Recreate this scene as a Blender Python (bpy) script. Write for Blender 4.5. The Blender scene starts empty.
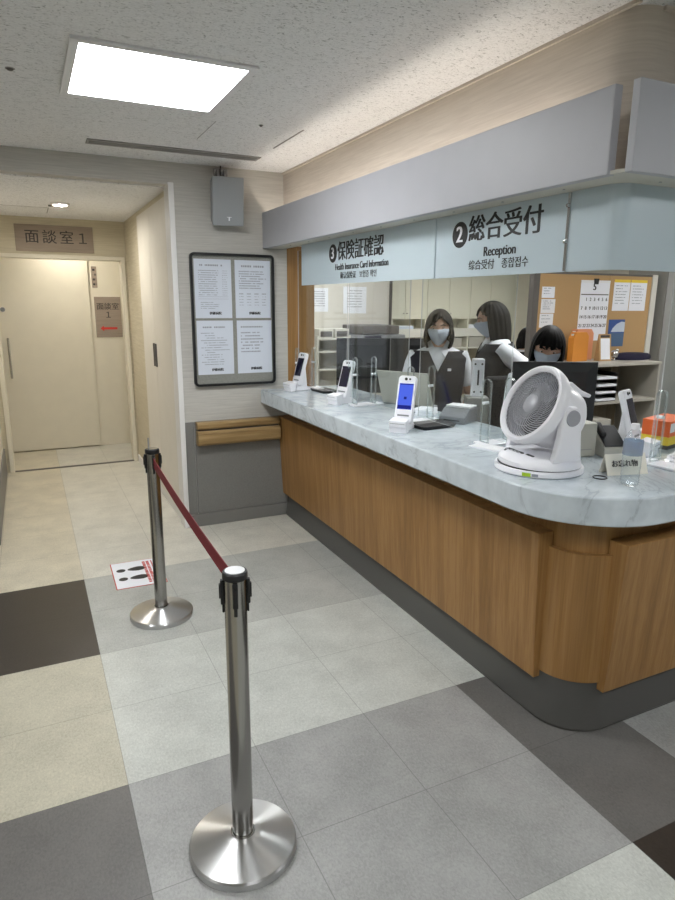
import bpy, bmesh, math, random
from mathutils import Vector, Matrix
random.seed(7)
PI = math.pi
R = math.radians
SC = bpy.context.scene
COL = SC.collection
T = 0.45                                   # floor tile size

# ------------------------------------------------------------------ materials
def lin(c):
    return tuple(((v / 12.92) if v <= 0.04045 else ((v + 0.055) / 1.055) ** 2.4) for v in c)
def rgb(r, g, b):
    return lin((r / 255, g / 255, b / 255)) + (1.0,)

def newmat(name):
    m = bpy.data.materials.new(name); m.use_nodes = True
    nt = m.node_tree; nt.nodes.clear()
    out = nt.nodes.new('ShaderNodeOutputMaterial')
    return m, nt, out
def N(nt, kind, **kw):
    n = nt.nodes.new(kind)
    for k, v in kw.items():
        if k.startswith('i_'):
            n.inputs[k[2:].replace('_', ' ')].default_value = v
        else:
            setattr(n, k, v)
    return n
def L(nt, a, ao, b, bi):
    nt.links.new(a.outputs[ao], b.inputs[bi])
def principled(nt, out, color=None, rough=0.5, metal=0.0, spec=0.5):
    p = N(nt, 'ShaderNodeBsdfPrincipled')
    if color is not None: p.inputs['Base Color'].default_value = color
    p.inputs['Roughness'].default_value = rough
    p.inputs['Metallic'].default_value = metal
    p.inputs['Specular IOR Level'].default_value = spec
    L(nt, p, 'BSDF', out, 'Surface')
    return p
def flat(name, color, rough=0.5, metal=0.0, spec=0.5, coat=0.0, sheen=0.0, vary=0.04):
    """plain material with a faint procedural unevenness"""
    m, nt, out = newmat(name)
    p = principled(nt, out, color, rough, metal, spec)
    p.inputs['Coat Weight'].default_value = coat
    p.inputs['Sheen Weight'].default_value = sheen
    if vary:
        tc = N(nt, 'ShaderNodeTexCoord'); no = N(nt, 'ShaderNodeTexNoise', i_Scale=9.0, i_Detail=4.0)
        L(nt, tc, 'Object', no, 'Vector')
        mx = N(nt, 'ShaderNodeMix', data_type='RGBA')
        mx.inputs['A'].default_value = tuple(c * (1 - vary) for c in color[:3]) + (1,)
        mx.inputs['B'].default_value = tuple(min(1, c * (1 + vary)) for c in color[:3]) + (1,)
        L(nt, no, 'Fac', mx, 'Factor'); L(nt, mx, 'Result', p, 'Base Color')
    return m
def ramp(nt, stops):
    r = N(nt, 'ShaderNodeValToRGB'); e = r.color_ramp.elements
    while len(e) < len(stops): e.new(0.5)
    for i, (pos, c) in enumerate(stops):
        e[i].position = pos; e[i].color = c
    return r
def pos_mapped(nt, scale, obj=False):
    if obj:
        g = N(nt, 'ShaderNodeTexCoord'); o = 'Object'
    else:
        g = N(nt, 'ShaderNodeNewGeometry'); o = 'Position'
    mp = N(nt, 'ShaderNodeMapping'); mp.inputs['Scale'].default_value = scale
    L(nt, g, o, mp, 'Vector')
    return mp
def mat_wallpaper(name, c0, c1):
    m, nt, out = newmat(name)
    p = principled(nt, out, rough=0.75, spec=0.25)
    mp = pos_mapped(nt, (4.5, 4.5, 110))
    no = N(nt, 'ShaderNodeTexNoise', i_Scale=1.0, i_Detail=5.0, i_Roughness=0.65)
    L(nt, mp, 'Vector', no, 'Vector')
    r = ramp(nt, [(0.3, c0), (0.7, c1)]); L(nt, no, 'Fac', r, 'Fac'); L(nt, r, 'Color', p, 'Base Color')
    b = N(nt, 'ShaderNodeBump', i_Strength=0.12, i_Distance=0.003); L(nt, no, 'Fac', b, 'Height'); L(nt, b, 'Normal', p, 'Normal')
    return m
def mat_ceiling(name, c):
    m, nt, out = newmat(name)
    p = principled(nt, out, rough=0.9, spec=0.1)
    mp = pos_mapped(nt, (55, 95, 1))
    no = N(nt, 'ShaderNodeTexNoise', i_Scale=1.0, i_Detail=3.0, i_Roughness=0.6, i_Distortion=1.6)
    L(nt, mp, 'Vector', no, 'Vector')
    dark = tuple(v * 0.45 for v in c[:3]) + (1,)
    mid = tuple(v * 0.9 for v in c[:3]) + (1,)
    r = ramp(nt, [(0.33, dark), (0.41, mid), (0.6, c)])
    L(nt, no, 'Fac', r, 'Fac'); L(nt, r, 'Color', p, 'Base Color')
    b = N(nt, 'ShaderNodeBump', i_Strength=0.5, i_Distance=0.004); L(nt, no, 'Fac', b, 'Height'); L(nt, b, 'Normal', p, 'Normal')
    return m
def mat_tile(name, c, mott=0.13, rough=0.34):
    """vinyl floor tile: mottled, fine grain, thin seams every 450 mm"""
    m, nt, out = newmat(name)
    p = principled(nt, out, rough=rough, spec=0.42)
    g = N(nt, 'ShaderNodeNewGeometry')
    n1 = N(nt, 'ShaderNodeTexNoise', i_Scale=4.5, i_Detail=6.0, i_Roughness=0.62); L(nt, g, 'Position', n1, 'Vector')
    mp = pos_mapped(nt, (150, 95, 1))
    n2 = N(nt, 'ShaderNodeTexNoise', i_Scale=1.0, i_Detail=3.0, i_Distortion=0.8); L(nt, mp, 'Vector', n2, 'Vector')
    sm = N(nt, 'ShaderNodeMath', operation='ADD'); L(nt, n1, 'Fac', sm, 0); L(nt, n2, 'Fac', sm, 1)
    lo = tuple(v * (1 - mott * 2) for v in c[:3]) + (1,); hi = tuple(min(1, v * (1 + mott * 1.6)) for v in c[:3]) + (1,)
    r = ramp(nt, [(0.36, lo), (0.64, hi)])
    hf = N(nt, 'ShaderNodeMath', operation='MULTIPLY'); hf.inputs[1].default_value = 0.5
    L(nt, sm, 'Value', hf, 0); L(nt, hf, 'Value', r, 'Fac')
    # seams
    sp = N(nt, 'ShaderNodeSeparateXYZ'); L(nt, g, 'Position', sp, 'Vector')
    prev = None
    for ax in 'XY':
        pg = N(nt, 'ShaderNodeMath', operation='PINGPONG'); pg.inputs[1].default_value = T / 2
        L(nt, sp, ax, pg, 0)
        lt = N(nt, 'ShaderNodeMath', operation='LESS_THAN'); lt.inputs[1].default_value = 0.0014
        L(nt, pg, 'Value', lt, 0)
        if prev is None: prev = lt
        else:
            mxm = N(nt, 'ShaderNodeMath', operation='MAXIMUM'); L(nt, prev, 'Value', mxm, 0); L(nt, lt, 'Value', mxm, 1); prev = mxm
    sc = N(nt, 'ShaderNodeMath', operation='MULTIPLY'); sc.inputs[1].default_value = 0.55; L(nt, prev, 'Value', sc, 0)
    mx = N(nt, 'ShaderNodeMix', data_type='RGBA'); mx.inputs['B'].default_value = tuple(v * 0.35 for v in c[:3]) + (1,)
    L(nt, r, 'Color', mx, 'A'); L(nt, sc, 'Value', mx, 'Factor'); L(nt, mx, 'Result', p, 'Base Color')
    n3 = N(nt, 'ShaderNodeMapRange'); n3.inputs['To Min'].default_value = rough - 0.08; n3.inputs['To Max'].default_value = rough + 0.14
    L(nt, n1, 'Fac', n3, 'Value'); L(nt, n3, 'Result', p, 'Roughness')
    b = N(nt, 'ShaderNodeBump', i_Strength=0.06, i_Distance=0.002); L(nt, n2, 'Fac', b, 'Height'); L(nt, b, 'Normal', p, 'Normal')
    return m
def mat_wood(name, c0, c1, c2, vertical=True, rough=0.42):
    m, nt, out = newmat(name)
    p = principled(nt, out, rough=rough, spec=0.4)
    mp = pos_mapped(nt, (30, 30, 0.9) if vertical else (0.9, 30, 30))
    n1 = N(nt, 'ShaderNodeTexNoise', i_Scale=1.0, i_Detail=5.0, i_Roughness=0.6, i_Distortion=0.4); L(nt, mp, 'Vector', n1, 'Vector')
    mp2 = pos_mapped(nt, (220, 220, 5) if vertical else (5, 220, 220))
    n2 = N(nt, 'ShaderNodeTexNoise', i_Scale=1.0, i_Detail=2.0); L(nt, mp2, 'Vector', n2, 'Vector')
    mp3 = pos_mapped(nt, (7, 7, 0.15) if vertical else (0.15, 7, 7))
    n3 = N(nt, 'ShaderNodeTexNoise', i_Scale=1.0, i_Detail=1.0); L(nt, mp3, 'Vector', n3, 'Vector')
    a = N(nt, 'ShaderNodeMath', operation='MULTIPLY_ADD'); a.inputs[1].default_value = 0.35; L(nt, n2, 'Fac', a, 0); L(nt, n1, 'Fac', a, 2)
    a2 = N(nt, 'ShaderNodeMath', operation='MULTIPLY_ADD'); a2.inputs[1].default_value = 0.35; L(nt, n3, 'Fac', a2, 0); L(nt, a, 'Value', a2, 2)
    r = ramp(nt, [(0.62, c0), (0.84, c1), (1.0, c2)]); L(nt, a2, 'Value', r, 'Fac'); L(nt, r, 'Color', p, 'Base Color')
    return m
def mat_marble(name):
    m, nt, out = newmat(name)
    p = principled(nt, out, rough=0.16, spec=0.5)
    g = N(nt, 'ShaderNodeNewGeometry')
    n0 = N(nt, 'ShaderNodeTexNoise', i_Scale=1.9, i_Detail=8.0, i_Roughness=0.62, i_Distortion=1.3); L(nt, g, 'Position', n0, 'Vector')
    s = N(nt, 'ShaderNodeMath', operation='SUBTRACT'); s.inputs[1].default_value = 0.5; L(nt, n0, 'Fac', s, 0)
    ab = N(nt, 'ShaderNodeMath', operation='ABSOLUTE'); L(nt, s, 'Value', ab, 0)
    r = ramp(nt, [(0.0, rgb(178, 186, 193)), (0.015, rgb(198, 207, 213)), (0.10, rgb(205, 214, 220)), (0.3, rgb(212, 220, 225))])
    L(nt, ab, 'Value', r, 'Fac')
    n1 = N(nt, 'ShaderNodeTexNoise', i_Scale=14.0, i_Detail=5.0); L(nt, g, 'Position', n1, 'Vector')
    r2 = ramp(nt, [(0.35, (0.88, 0.89, 0.9, 1)), (0.6, (1, 1, 1, 1))]); L(nt, n1, 'Fac', r2, 'Fac')
    mx = N(nt, 'ShaderNodeMix', data_type='RGBA', blend_type='MULTIPLY'); mx.inputs['Factor'].default_value = 1
    L(nt, r, 'Color', mx, 'A'); L(nt, r2, 'Color', mx, 'B'); L(nt, mx, 'Result', p, 'Base Color')
    return m
def mat_emit(name, c, s):
    m, nt, out = newmat(name)
    e = N(nt, 'ShaderNodeEmission', i_Strength=s); e.inputs['Color'].default_value = c
    L(nt, e, 'Emission', out, 'Surface')
    return m
def mat_clear(name, tint=(0.95, 0.97, 0.97, 1), rough=0.02, ior=1.49, haze=0.0):
    """clear acrylic: passes light straight through and mirrors by Fresnel"""
    m, nt, out = newmat(name)
    t = N(nt, 'ShaderNodeBsdfTransparent'); t.inputs['Color'].default_value = tint
    gl = N(nt, 'ShaderNodeBsdfGlossy', i_Roughness=rough)
    f = N(nt, 'ShaderNodeFresnel', i_IOR=ior)
    gm = N(nt, 'ShaderNodeNewGeometry'); mr = N(nt, 'ShaderNodeMapRange')     # same mirror strength from both sides of the sheet
    mr.inputs['To Min'].default_value = ior; mr.inputs['To Max'].default_value = 1 / ior
    L(nt, gm, 'Backfacing', mr, 'Value'); L(nt, mr, 'Result', f, 'IOR')
    mx = N(nt, 'ShaderNodeMixShader'); L(nt, f, 'Fac', mx, 0); L(nt, t, 'BSDF', mx, 1); L(nt, gl, 'BSDF', mx, 2)
    if haze:
        d = N(nt, 'ShaderNodeBsdfDiffuse'); d.inputs['Color'].default_value = (0.9, 0.92, 0.93, 1)
        m2 = N(nt, 'ShaderNodeMixShader'); m2.inputs[0].default_value = haze
        L(nt, mx, 'Shader', m2, 1); L(nt, d, 'BSDF', m2, 2); mx = m2
    L(nt, mx, 'Shader', out, 'Surface')
    return m
def mat_brushed(name, c, rough, aniso=0.0, tangent='Z'):
    m, nt, out = newmat(name)
    p = principled(nt, out, c, rough, 1.0)
    p.inputs['Anisotropic Rotation'].default_value = 0.25 if aniso > 0.7 else 0.0
    p.inputs['Anisotropic'].default_value = aniso
    if aniso:
        tg = N(nt, 'ShaderNodeTangent', direction_type='RADIAL', axis=tangent); L(nt, tg, 'Tangent', p, 'Tangent')
    return m
def mat_speckle(name, c, amount=0.1, scale=400, rough=0.7):
    m, nt, out = newmat(name)
    p = principled(nt, out, rough=rough, spec=0.25)
    g = N(nt, 'ShaderNodeNewGeometry'); n = N(nt, 'ShaderNodeTexNoise', i_Scale=scale, i_Detail=2.0); L(nt, g, 'Position', n, 'Vector')
    r = ramp(nt, [(0.35, tuple(v * (1 - amount) for v in c[:3]) + (1,)), (0.65, tuple(min(1, v * (1 + amount)) for v in c[:3]) + (1,))])
    L(nt, n, 'Fac', r, 'Fac'); L(nt, r, 'Color', p, 'Base Color')
    return m
def mat_frosted(name, c, trans=0.35):
    m, nt, out = newmat(name)
    p = principled(nt, out, c, 0.32, 0, 0.5)
    tr = N(nt, 'ShaderNodeBsdfTranslucent'); tr.inputs['Color'].default_value = c
    mx = N(nt, 'ShaderNodeMixShader'); mx.inputs[0].default_value = trans
    L(nt, p, 'BSDF', mx, 1); L(nt, tr, 'BSDF', mx, 2); L(nt, mx, 'Shader', out, 'Surface')
    return m

M = {}
M['wallpaper'] = mat_wallpaper('wallpaper', rgb(178, 175, 169), rgb(200, 197, 190))
M['wallpaper_upper'] = mat_wallpaper('wallpaper_upper', rgb(200, 190, 178), rgb(216, 207, 195))
M['ceiling'] = mat_ceiling('ceiling_board', rgb(238, 238, 239))
M['corr_wall'] = flat('corridor_paint', rgb(222, 217, 207), 0.55)
M['corr_dark'] = mat_wallpaper('corridor_end_paper', rgb(196, 186, 162), rgb(214, 205, 182))
M['door_cream'] = flat('door_cream', rgb(226, 219, 201), 0.45)
M['white_trim'] = flat('white_trim', rgb(226, 224, 222), 0.45)
M['grey_vinyl'] = mat_speckle('grey_vinyl', rgb(126, 125, 122), 0.1, 300, 0.6)
M['grey_base'] = flat('grey_base', rgb(120, 119, 116), 0.5)
M['kick'] = flat('kick_vinyl', rgb(84, 83, 80), 0.38)
M['oak'] = mat_wood('oak', rgb(134, 98, 54), rgb(150, 111, 64), rgb(163, 124, 76))
M['oak_flat'] = mat_wood('oak_rail', rgb(128, 103, 66), rgb(154, 127, 85), rgb(172, 146, 104), vertical=False)
M['marble'] = mat_marble('marble')
M['fascia'] = flat('fascia_grey', rgb(172, 173, 179), 0.45)
M['soffit'] = flat('soffit_grey', rgb(196, 194, 184), 0.5)
M['frost'] = mat_frosted('frosted_acrylic', rgb(214, 226, 232), 0.35)
M['black_letter'] = flat('black_lettering', rgb(28, 28, 30), 0.5)
M['dark_letter'] = flat('dark_lettering', rgb(58, 52, 48), 0.5)
M['grey_letter'] = flat('grey_lettering', rgb(150, 153, 162), 0.6)
M['red'] = flat('red_print', rgb(200, 52, 44), 0.5)
M['taupe'] = mat_wallpaper('taupe_sign', rgb(150, 136, 124), rgb(166, 152, 138))
M['paper'] = flat('paper', rgb(236, 238, 244), 0.7, vary=0.02)
M['notice_paper'] = flat('notice_paper', rgb(210, 216, 227), 0.6, vary=0.02)
M['board_felt'] = mat_speckle('board_felt', rgb(142, 142, 136), 0.18, 260, 0.85)
M['black_plastic'] = flat('black_plastic', rgb(26, 27, 29), 0.4)
M['black_matt'] = flat('black_matt', rgb(20, 20, 22), 0.6)
M['steel'] = mat_brushed('brushed_steel', rgb(160, 158, 155), 0.19, 0.5, 'Z')
M['steel_base'] = mat_brushed('turned_steel', rgb(205, 205, 205), 0.30, 0.9, 'Z')
M['chrome'] = mat_brushed('chrome', rgb(205, 205, 205), 0.15)
M['belt'] = flat('belt_webbing', rgb(122, 22, 36), 0.75)
M['white_plastic'] = flat('white_plastic', rgb(238, 238, 243), 0.28, vary=0.01)
M['white_matt'] = flat('white_matt', rgb(232, 232, 234), 0.55)
M['grey_plastic'] = flat('grey_plastic', rgb(128, 130, 134), 0.4)
M['fan_grey'] = flat('fan_grey', rgb(158, 159, 165), 0.35)
M['fan_dark'] = flat('fan_dark', rgb(40, 40, 44), 0.5)
M['speaker'] = flat('speaker_grey', rgb(150, 154, 157), 0.5, metal=0.0)
M['clear'] = mat_clear('clear_acrylic', ior=1.34)
M['clear_edge'] = mat_clear('acrylic_edge', (0.86, 0.9, 0.9, 1), 0.1, haze=0.5)
M['clear_soft'] = mat_clear('acrylic_moulding', (0.86, 0.88, 0.88, 1), 0.06, haze=0.22)
M['bottle'] = mat_clear('bottle_plastic', (0.97, 0.98, 0.99, 1), 0.04, 1.45, 0.02)
M['water'] = mat_clear('water', (0.96, 0.98, 0.985, 1), 0.01, 1.25)
M['label_blue'] = mat_clear('label_film', (0.22, 0.38, 0.62, 1), 0.25, 1.45, 0.28)
M['screen_dark'] = flat('screen_dark', rgb(24, 24, 48), 0.12, vary=0)
M['screen_blue'] = mat_emit('screen_blue', rgb(70, 92, 200), 0.7)
M['screen_deep'] = mat_emit('screen_deep', rgb(38, 44, 130), 0.5)
M['cream_cab'] = flat('cabinet_cream', rgb(222, 219, 200), 0.5)
M['cork'] = mat_speckle('tan_board', rgb(186, 152, 108), 0.06, 200, 0.8)
M['grey_metal'] = flat('grey_metal', rgb(150, 150, 146), 0.5)
M['frame_grey'] = flat('frame_grey', rgb(96, 92, 88), 0.5)
M['off_white'] = flat('off_white_metal', rgb(214, 212, 202), 0.5)
M['shelf'] = flat('shelf_laminate', rgb(176, 172, 162), 0.5)
M['shelf_in'] = mat_wood('shelf_inside', rgb(128, 118, 100), rgb(142, 132, 112), rgb(150, 140, 120))
M['navy'] = flat('navy_cloth', rgb(22, 18, 46), 0.85)
M['orange'] = flat('orange_card', rgb(216, 140, 54), 0.6)
M['salmon'] = flat('salmon_card', rgb(222, 150, 112), 0.6)
M['bluep'] = flat('blue_print', rgb(58, 88, 150), 0.5)
M['steelblue'] = flat('slate_print', rgb(84, 108, 138), 0.5)
M['yellow'] = flat('yellow_print', rgb(238, 208, 60), 0.5)
M['orange_box'] = flat('orange_carton', rgb(232, 104, 40), 0.5)
M['green'] = flat('green_print', rgb(170, 205, 40), 0.5)
M['beige'] = flat('beige_plastic', rgb(176, 174, 164), 0.5)
M['card'] = flat('cream_card', rgb(232, 228, 214), 0.6)
M['skin'] = flat('skin', rgb(206, 164, 140), 0.5)
M['hair'] = flat('hair', rgb(14, 12, 12), 0.65, spec=0.18)
M['hair_brown'] = flat('hair_brown', rgb(38, 31, 30), 0.45)
M['vest'] = flat('vest_charcoal', rgb(25, 25, 33), 0.85)
M['shirt'] = flat('shirt_white', rgb(216, 218, 224), 0.8)
M['mask'] = flat('mask_fabric', rgb(196, 206, 220), 0.8)
M['eye_white'] = flat('eye_white', rgb(220, 216, 212), 0.3, vary=0)
M['iris'] = flat('iris', rgb(30, 22, 18), 0.2, vary=0)
M['interior_wall'] = flat('interior_wall', rgb(216, 212, 202), 0.7)
M['slot'] = flat('slot_grey', rgb(150, 148, 146), 0.6)
M['lamp'] = mat_emit('lamp_panel', (0.97, 0.99, 1.0, 1), 15.0)
M['lamp_in'] = mat_emit('lamp_panel_staff', (0.99, 0.99, 0.97, 1), 15.0)
M['lamp_rear'] = mat_emit('lamp_panel_rear', (0.99, 0.99, 0.97, 1), 40.0)
M['cove'] = mat_emit('cove_tube', (1.0, 0.91, 0.80, 1), 5.2)
M['down'] = mat_emit('downlight_lamp', (1.0, 0.955, 0.87, 1), 300.0)
M['down_soft'] = mat_emit('alcove_lamp', (1.0, 0.95, 0.85, 1), 170.0)

# ------------------------------------------------------------------ mesh helper
class MB:
    def __init__(s): s.b = bmesh.new(); s.mi = 0
    def _face(s, vs):
        try:
            f = s.b.faces.new(vs); f.material_index = s.mi; return f
        except ValueError: return None
    def box(s, lo, hi, rot=None, at=None):
        vs = []
        for z in (lo[2], hi[2]):
            for x, y in ((lo[0], lo[1]), (hi[0], lo[1]), (hi[0], hi[1]), (lo[0], hi[1])):
                v = Vector((x, y, z))
                if rot is not None: v = rot @ v
                if at is not None: v = v + Vector(at)
                vs.append(s.b.verts.new(v))
        for q in ((3, 2, 1, 0), (4, 5, 6, 7), (0, 1, 5, 4), (1, 2, 6, 5), (2, 3, 7, 6), (3, 0, 4, 7)):
            s._face([vs[i] for i in q])
        return s
    def quad(s, *pts):
        s._face([s.b.verts.new(p) for p in pts]); return s
    def rings(s, rr, cap0=True, cap1=True, closed=True):
        vr = [[s.b.verts.new(p) for p in r] for r in rr]
        n = len(vr[0])
        for a, b in zip(vr, vr[1:]):
            for i in range(n if closed else n - 1):
                j = (i + 1) % n
                s._face([a[i], a[j], b[j], b[i]])
        if cap0 and closed: s._face(vr[0][::-1])
        if cap1 and closed: s._face(vr[-1])
        return s
    def lathe(s, prof, n=48, c=(0, 0, 0), axis='Z', cap0=True, cap1=True, rot=None):
        rr = []
        for r, h in prof:
            ring = []
            for i in range(n):
                a = 2 * PI * i / n
                if axis == 'Z': v = Vector((r * math.cos(a), r * math.sin(a), h))
                elif axis == 'Y': v = Vector((r * math.cos(a), h, -r * math.sin(a)))
                else: v = Vector((h, r * math.cos(a), r * math.sin(a)))
                if rot is not None: v = rot @ v
                ring.append(v + Vector(c))
            rr.append(ring)
        return s.rings(rr, cap0, cap1)
    def tube(s, pts, r, n=10, cap=True):
        pts = [Vector(p) for p in pts]
        rs = r if isinstance(r, (list, tuple)) else [r] * len(pts)
        rr = []; up = None
        for i, p in enumerate(pts):
            d = (pts[min(i + 1, len(pts) - 1)] - pts[max(i - 1, 0)]).normalized()
            if up is None:
                up = d.cross(Vector((0, 0, 1)))
                if up.length < 0.05: up = d.cross(Vector((0, 1, 0)))
                up.normalize()
            else:
                up = (up - d * up.dot(d)).normalized()
            w = d.cross(up)
            rr.append([p + (up * math.cos(2 * PI * k / n) + w * math.sin(2 * PI * k / n)) * rs[i] for k in range(n)])
        return s.rings(rr, cap, cap)
    def prism(s, poly, z0, z1):
        return s.rings([[Vector((x, y, z0)) for x, y in poly], [Vector((x, y, z1)) for x, y in poly]])
    def prism_y(s, poly, y0, y1):          # polygon in x,z swept along y
        return s.rings([[Vector((x, y0, z)) for x, z in poly], [Vector((x, y1, z)) for x, z in poly]])
    def prism_x(s, poly, x0, x1):          # polygon in y,z swept along x
        return s.rings([[Vector((x0, y, z)) for y, z in poly], [Vector((x1, y, z)) for y, z in poly]])
    def loft(s, rows, n=28, cap=True):
        """rows: (cx, cy, z, rx, ry)"""
        return s.rings([[Vector((cx + rx * math.cos(2 * PI * i / n), cy + ry * math.sin(2 * PI * i / n), z)) for i in range(n)] for cx, cy, z, rx, ry in rows], cap, cap)
    def ball(s, c, r, n=16, m=10):
        rx, ry, rz = r if isinstance(r, (tuple, list)) else (r, r, r)
        rows = []
        for j in range(1, m):
            a = PI * j / m
            rows.append((c[0], c[1], c[2] - rz * math.cos(a), rx * math.sin(a), ry * math.sin(a)))
        return s.loft(rows, n)
    def xf(s, mat):
        bmesh.ops.transform(s.b, matrix=mat, verts=s.b.verts); return s
    def mesh(s, name):
        bmesh.ops.recalc_face_normals(s.b, faces=s.b.faces)
        me = bpy.data.meshes.new(name); s.b.to_mesh(me); s.b.free(); return me
    def build(s, name, mats, parent=None, smooth=False, bevel=0, seg=2, loc=None, rot=None):
        me = s.mesh(name)
        for m in (mats if isinstance(mats, (list, tuple)) else [mats]): me.materials.append(m)
        return link(name, me, parent, smooth, bevel, seg, loc, rot)

def link(name, me, parent=None, smooth=False, bevel=0, seg=2, loc=None, rot=None):
    o = bpy.data.objects.new(name, me); COL.objects.link(o)
    if parent is not None: o.parent = parent
    if loc is not None: o.location = loc
    if rot is not None: o.rotation_euler = rot
    if smooth:
        me.polygons.foreach_set('use_smooth', [True] * len(me.polygons))
        me.set_sharp_from_angle(angle=R(smooth if smooth is not True else 40))
    if bevel:
        b = o.modifiers.new('bevel', 'BEVEL'); b.width = bevel; b.segments = seg; b.limit_method = 'ANGLE'; b.angle_limit = R(40)
    return o
def thing(name, label, cat, loc=(0, 0, 0), rz=0.0, group=None, rx=0.0):
    o = bpy.data.objects.new(name, None); COL.objects.link(o)
    o.empty_display_size = 0.05
    o.location = loc; o.rotation_euler = (rx, 0, rz)
    return tag(o, label, cat, group)
def tag(o, label, cat, group=None):
    o['label'] = label; o['category'] = cat
    if group: o['group'] = group
    return o
def struct(o):
    o['kind'] = 'structure'; return o
def dup(root, loc, rz, label=None, group=None):
    r = root.copy(); COL.objects.link(r); r.location = loc; r.rotation_euler = (0, 0, rz)
    if label: r['label'] = label
    if group: r['group'] = group
    for ch in list(root.children):
        c = ch.copy(); COL.objects.link(c); c.parent = r
        for g in list(ch.children):
            d = g.copy(); COL.objects.link(d); d.parent = c
    return r

def text_mesh(items, extrude=0.0006, name='lettering'):
    """items: (string, x, z, size, align, bold, xscale): lettering standing in the local x-z plane, facing local -Y"""
    bm = bmesh.new()
    for it in items:
        s, x, z, size, al, bold, xs = (list(it) + [0.0, 1.0])[:7] if len(it) < 7 else it
        for nb, bx in enumerate((0,) if not bold else (-bold, 0, bold)):
          cu = bpy.data.curves.new('t', 'FONT'); cu.body = s; cu.size = size; cu.align_x = al; cu.align_y = 'CENTER'
          cu.extrude = extrude; cu.resolution_u = 5
          ob = bpy.data.objects.new('t', cu); COL.objects.link(ob)
          dg = bpy.context.evaluated_depsgraph_get()
          me = bpy.data.meshes.new_from_object(ob.evaluated_get(dg))
          me.transform(Matrix.Translation((x + bx, -0.00013 * nb, z)) @ Matrix.Rotation(PI / 2, 4, 'X') @ Matrix.Diagonal((xs, 1, 1, 1)))
          bm.from_mesh(me)
          bpy.data.objects.remove(ob); bpy.data.meshes.remove(me); bpy.data.curves.remove(cu)
    me = bpy.data.meshes.new(name); bm.to_mesh(me); bm.free()
    return me
def lettering(items, mat, parent, loc=(0, 0, 0), rot=(0, 0, 0), extrude=0.0006, name='lettering'):
    me = text_mesh(items, extrude, name); me.materials.append(mat)
    return link(name, me, parent, loc=loc, rot=rot)

# ================================================================== THE SETTING
YB = 2.44          # back wall of the lobby
ZC = 2.46          # lobby ceiling
# floor: one mesh of 450 mm tiles
TC = {'beige': rgb(180, 175, 157), 'brown': rgb(55, 49, 44), 'dark': rgb(104, 102, 99), 'mid': rgb(154, 154, 152),
      'light': rgb(190, 192, 186), 'lgrey': rgb(172, 173, 168), 'warm': rgb(206, 203, 192), 'beige_lit': rgb(204, 196, 176)}  # last entry: beige tile with the corridor's warm light put into its colour
TK = list(TC)
def tile_kind(i, j):
    if i < 0:
        if j < -2: return 'beige'
        if j < 0: return 'dark'
        if j < 2: return 'beige'
        if j < 4: return 'brown'
        return 'beige_lit'  # corridor tiles: beige raised in colour to stand for the warm light
    if i == 3 and j in (-1, -2): return 'dark'
    if i == 3 and j in (-3, -4): return 'brown'
    if i > 3: return 'mid' if j > -3 else 'light'
    if j < -2: return 'light'
    if j < 0: return 'mid'
    if j < 2: return 'light'
    if j < 4: return 'lgrey'
    return 'warm'
fb = MB()
for i in range(-8, 21):
    for j in range(-12, 18):
        fb.mi = TK.index(tile_kind(i, j))
        fb.quad((i * T, j * T, 0), ((i + 1) * T, j * T, 0), ((i + 1) * T, (j + 1) * T, 0), (i * T, (j + 1) * T, 0))
bmesh.ops.remove_doubles(fb.b, verts=fb.b.verts, dist=1e-4)
struct(fb.build('floor', [mat_tile('tile_' + k, TC[k], 0.10 if k != 'brown' else 0.12, 0.3 if k == 'brown' else 0.36) for k in TK]))

X0, X1, Y0, Y1 = -3.6, 9.0, -5.4, 7.3
b = MB()                                    # ceiling slab with the corridor strip left lower
b.box((X0, Y0, ZC), (X1, YB, ZC + 0.1))
b.box((0.9, YB, ZC), (X1, Y1, ZC + 0.1))
struct(b.build('ceiling', M['ceiling']))
struct(MB().box((-0.62, YB + 0.1, 2.32), (0.86, 4.63, 2.42)).build('ceiling_corridor', M['ceiling']))
struct(MB().box((-0.9, 4.75, 2.32), (1.4, 5.62, 2.42)).build('ceiling_alcove', M['ceiling']))

# back wall with the corridor opening
b = MB(); b.box((0.762, YB, 0), (1.545, YB + 0.12, ZC)); struct(b.build('wall_back', M['wallpaper']))
b = MB(); b.box((-0.47, YB, 2.325), (0.762, YB + 0.1, ZC)); b.box((-0.47, YB - 0.004, 2.325), (0.762, YB, 2.345)); struct(b.build('wall_back_header', M['wallpaper']))
struct(MB().box((X0, YB, 0), (-0.47, YB + 0.1, ZC)).build('wall_back_left', M['wallpaper']))
struct(MB().box((X0 - 0.1, Y0, 0), (X0, YB, ZC)).build('wall_left', M['wallpaper']))
struct(MB().box((X0, Y0 - 0.1, 0), (X1, Y0, ZC)).build('wall_front', M['wallpaper']))
struct(MB().box((X1, Y0, 0), (X1 + 0.1, Y1, ZC)).build('wall_right', M['interior_wall']))
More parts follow.
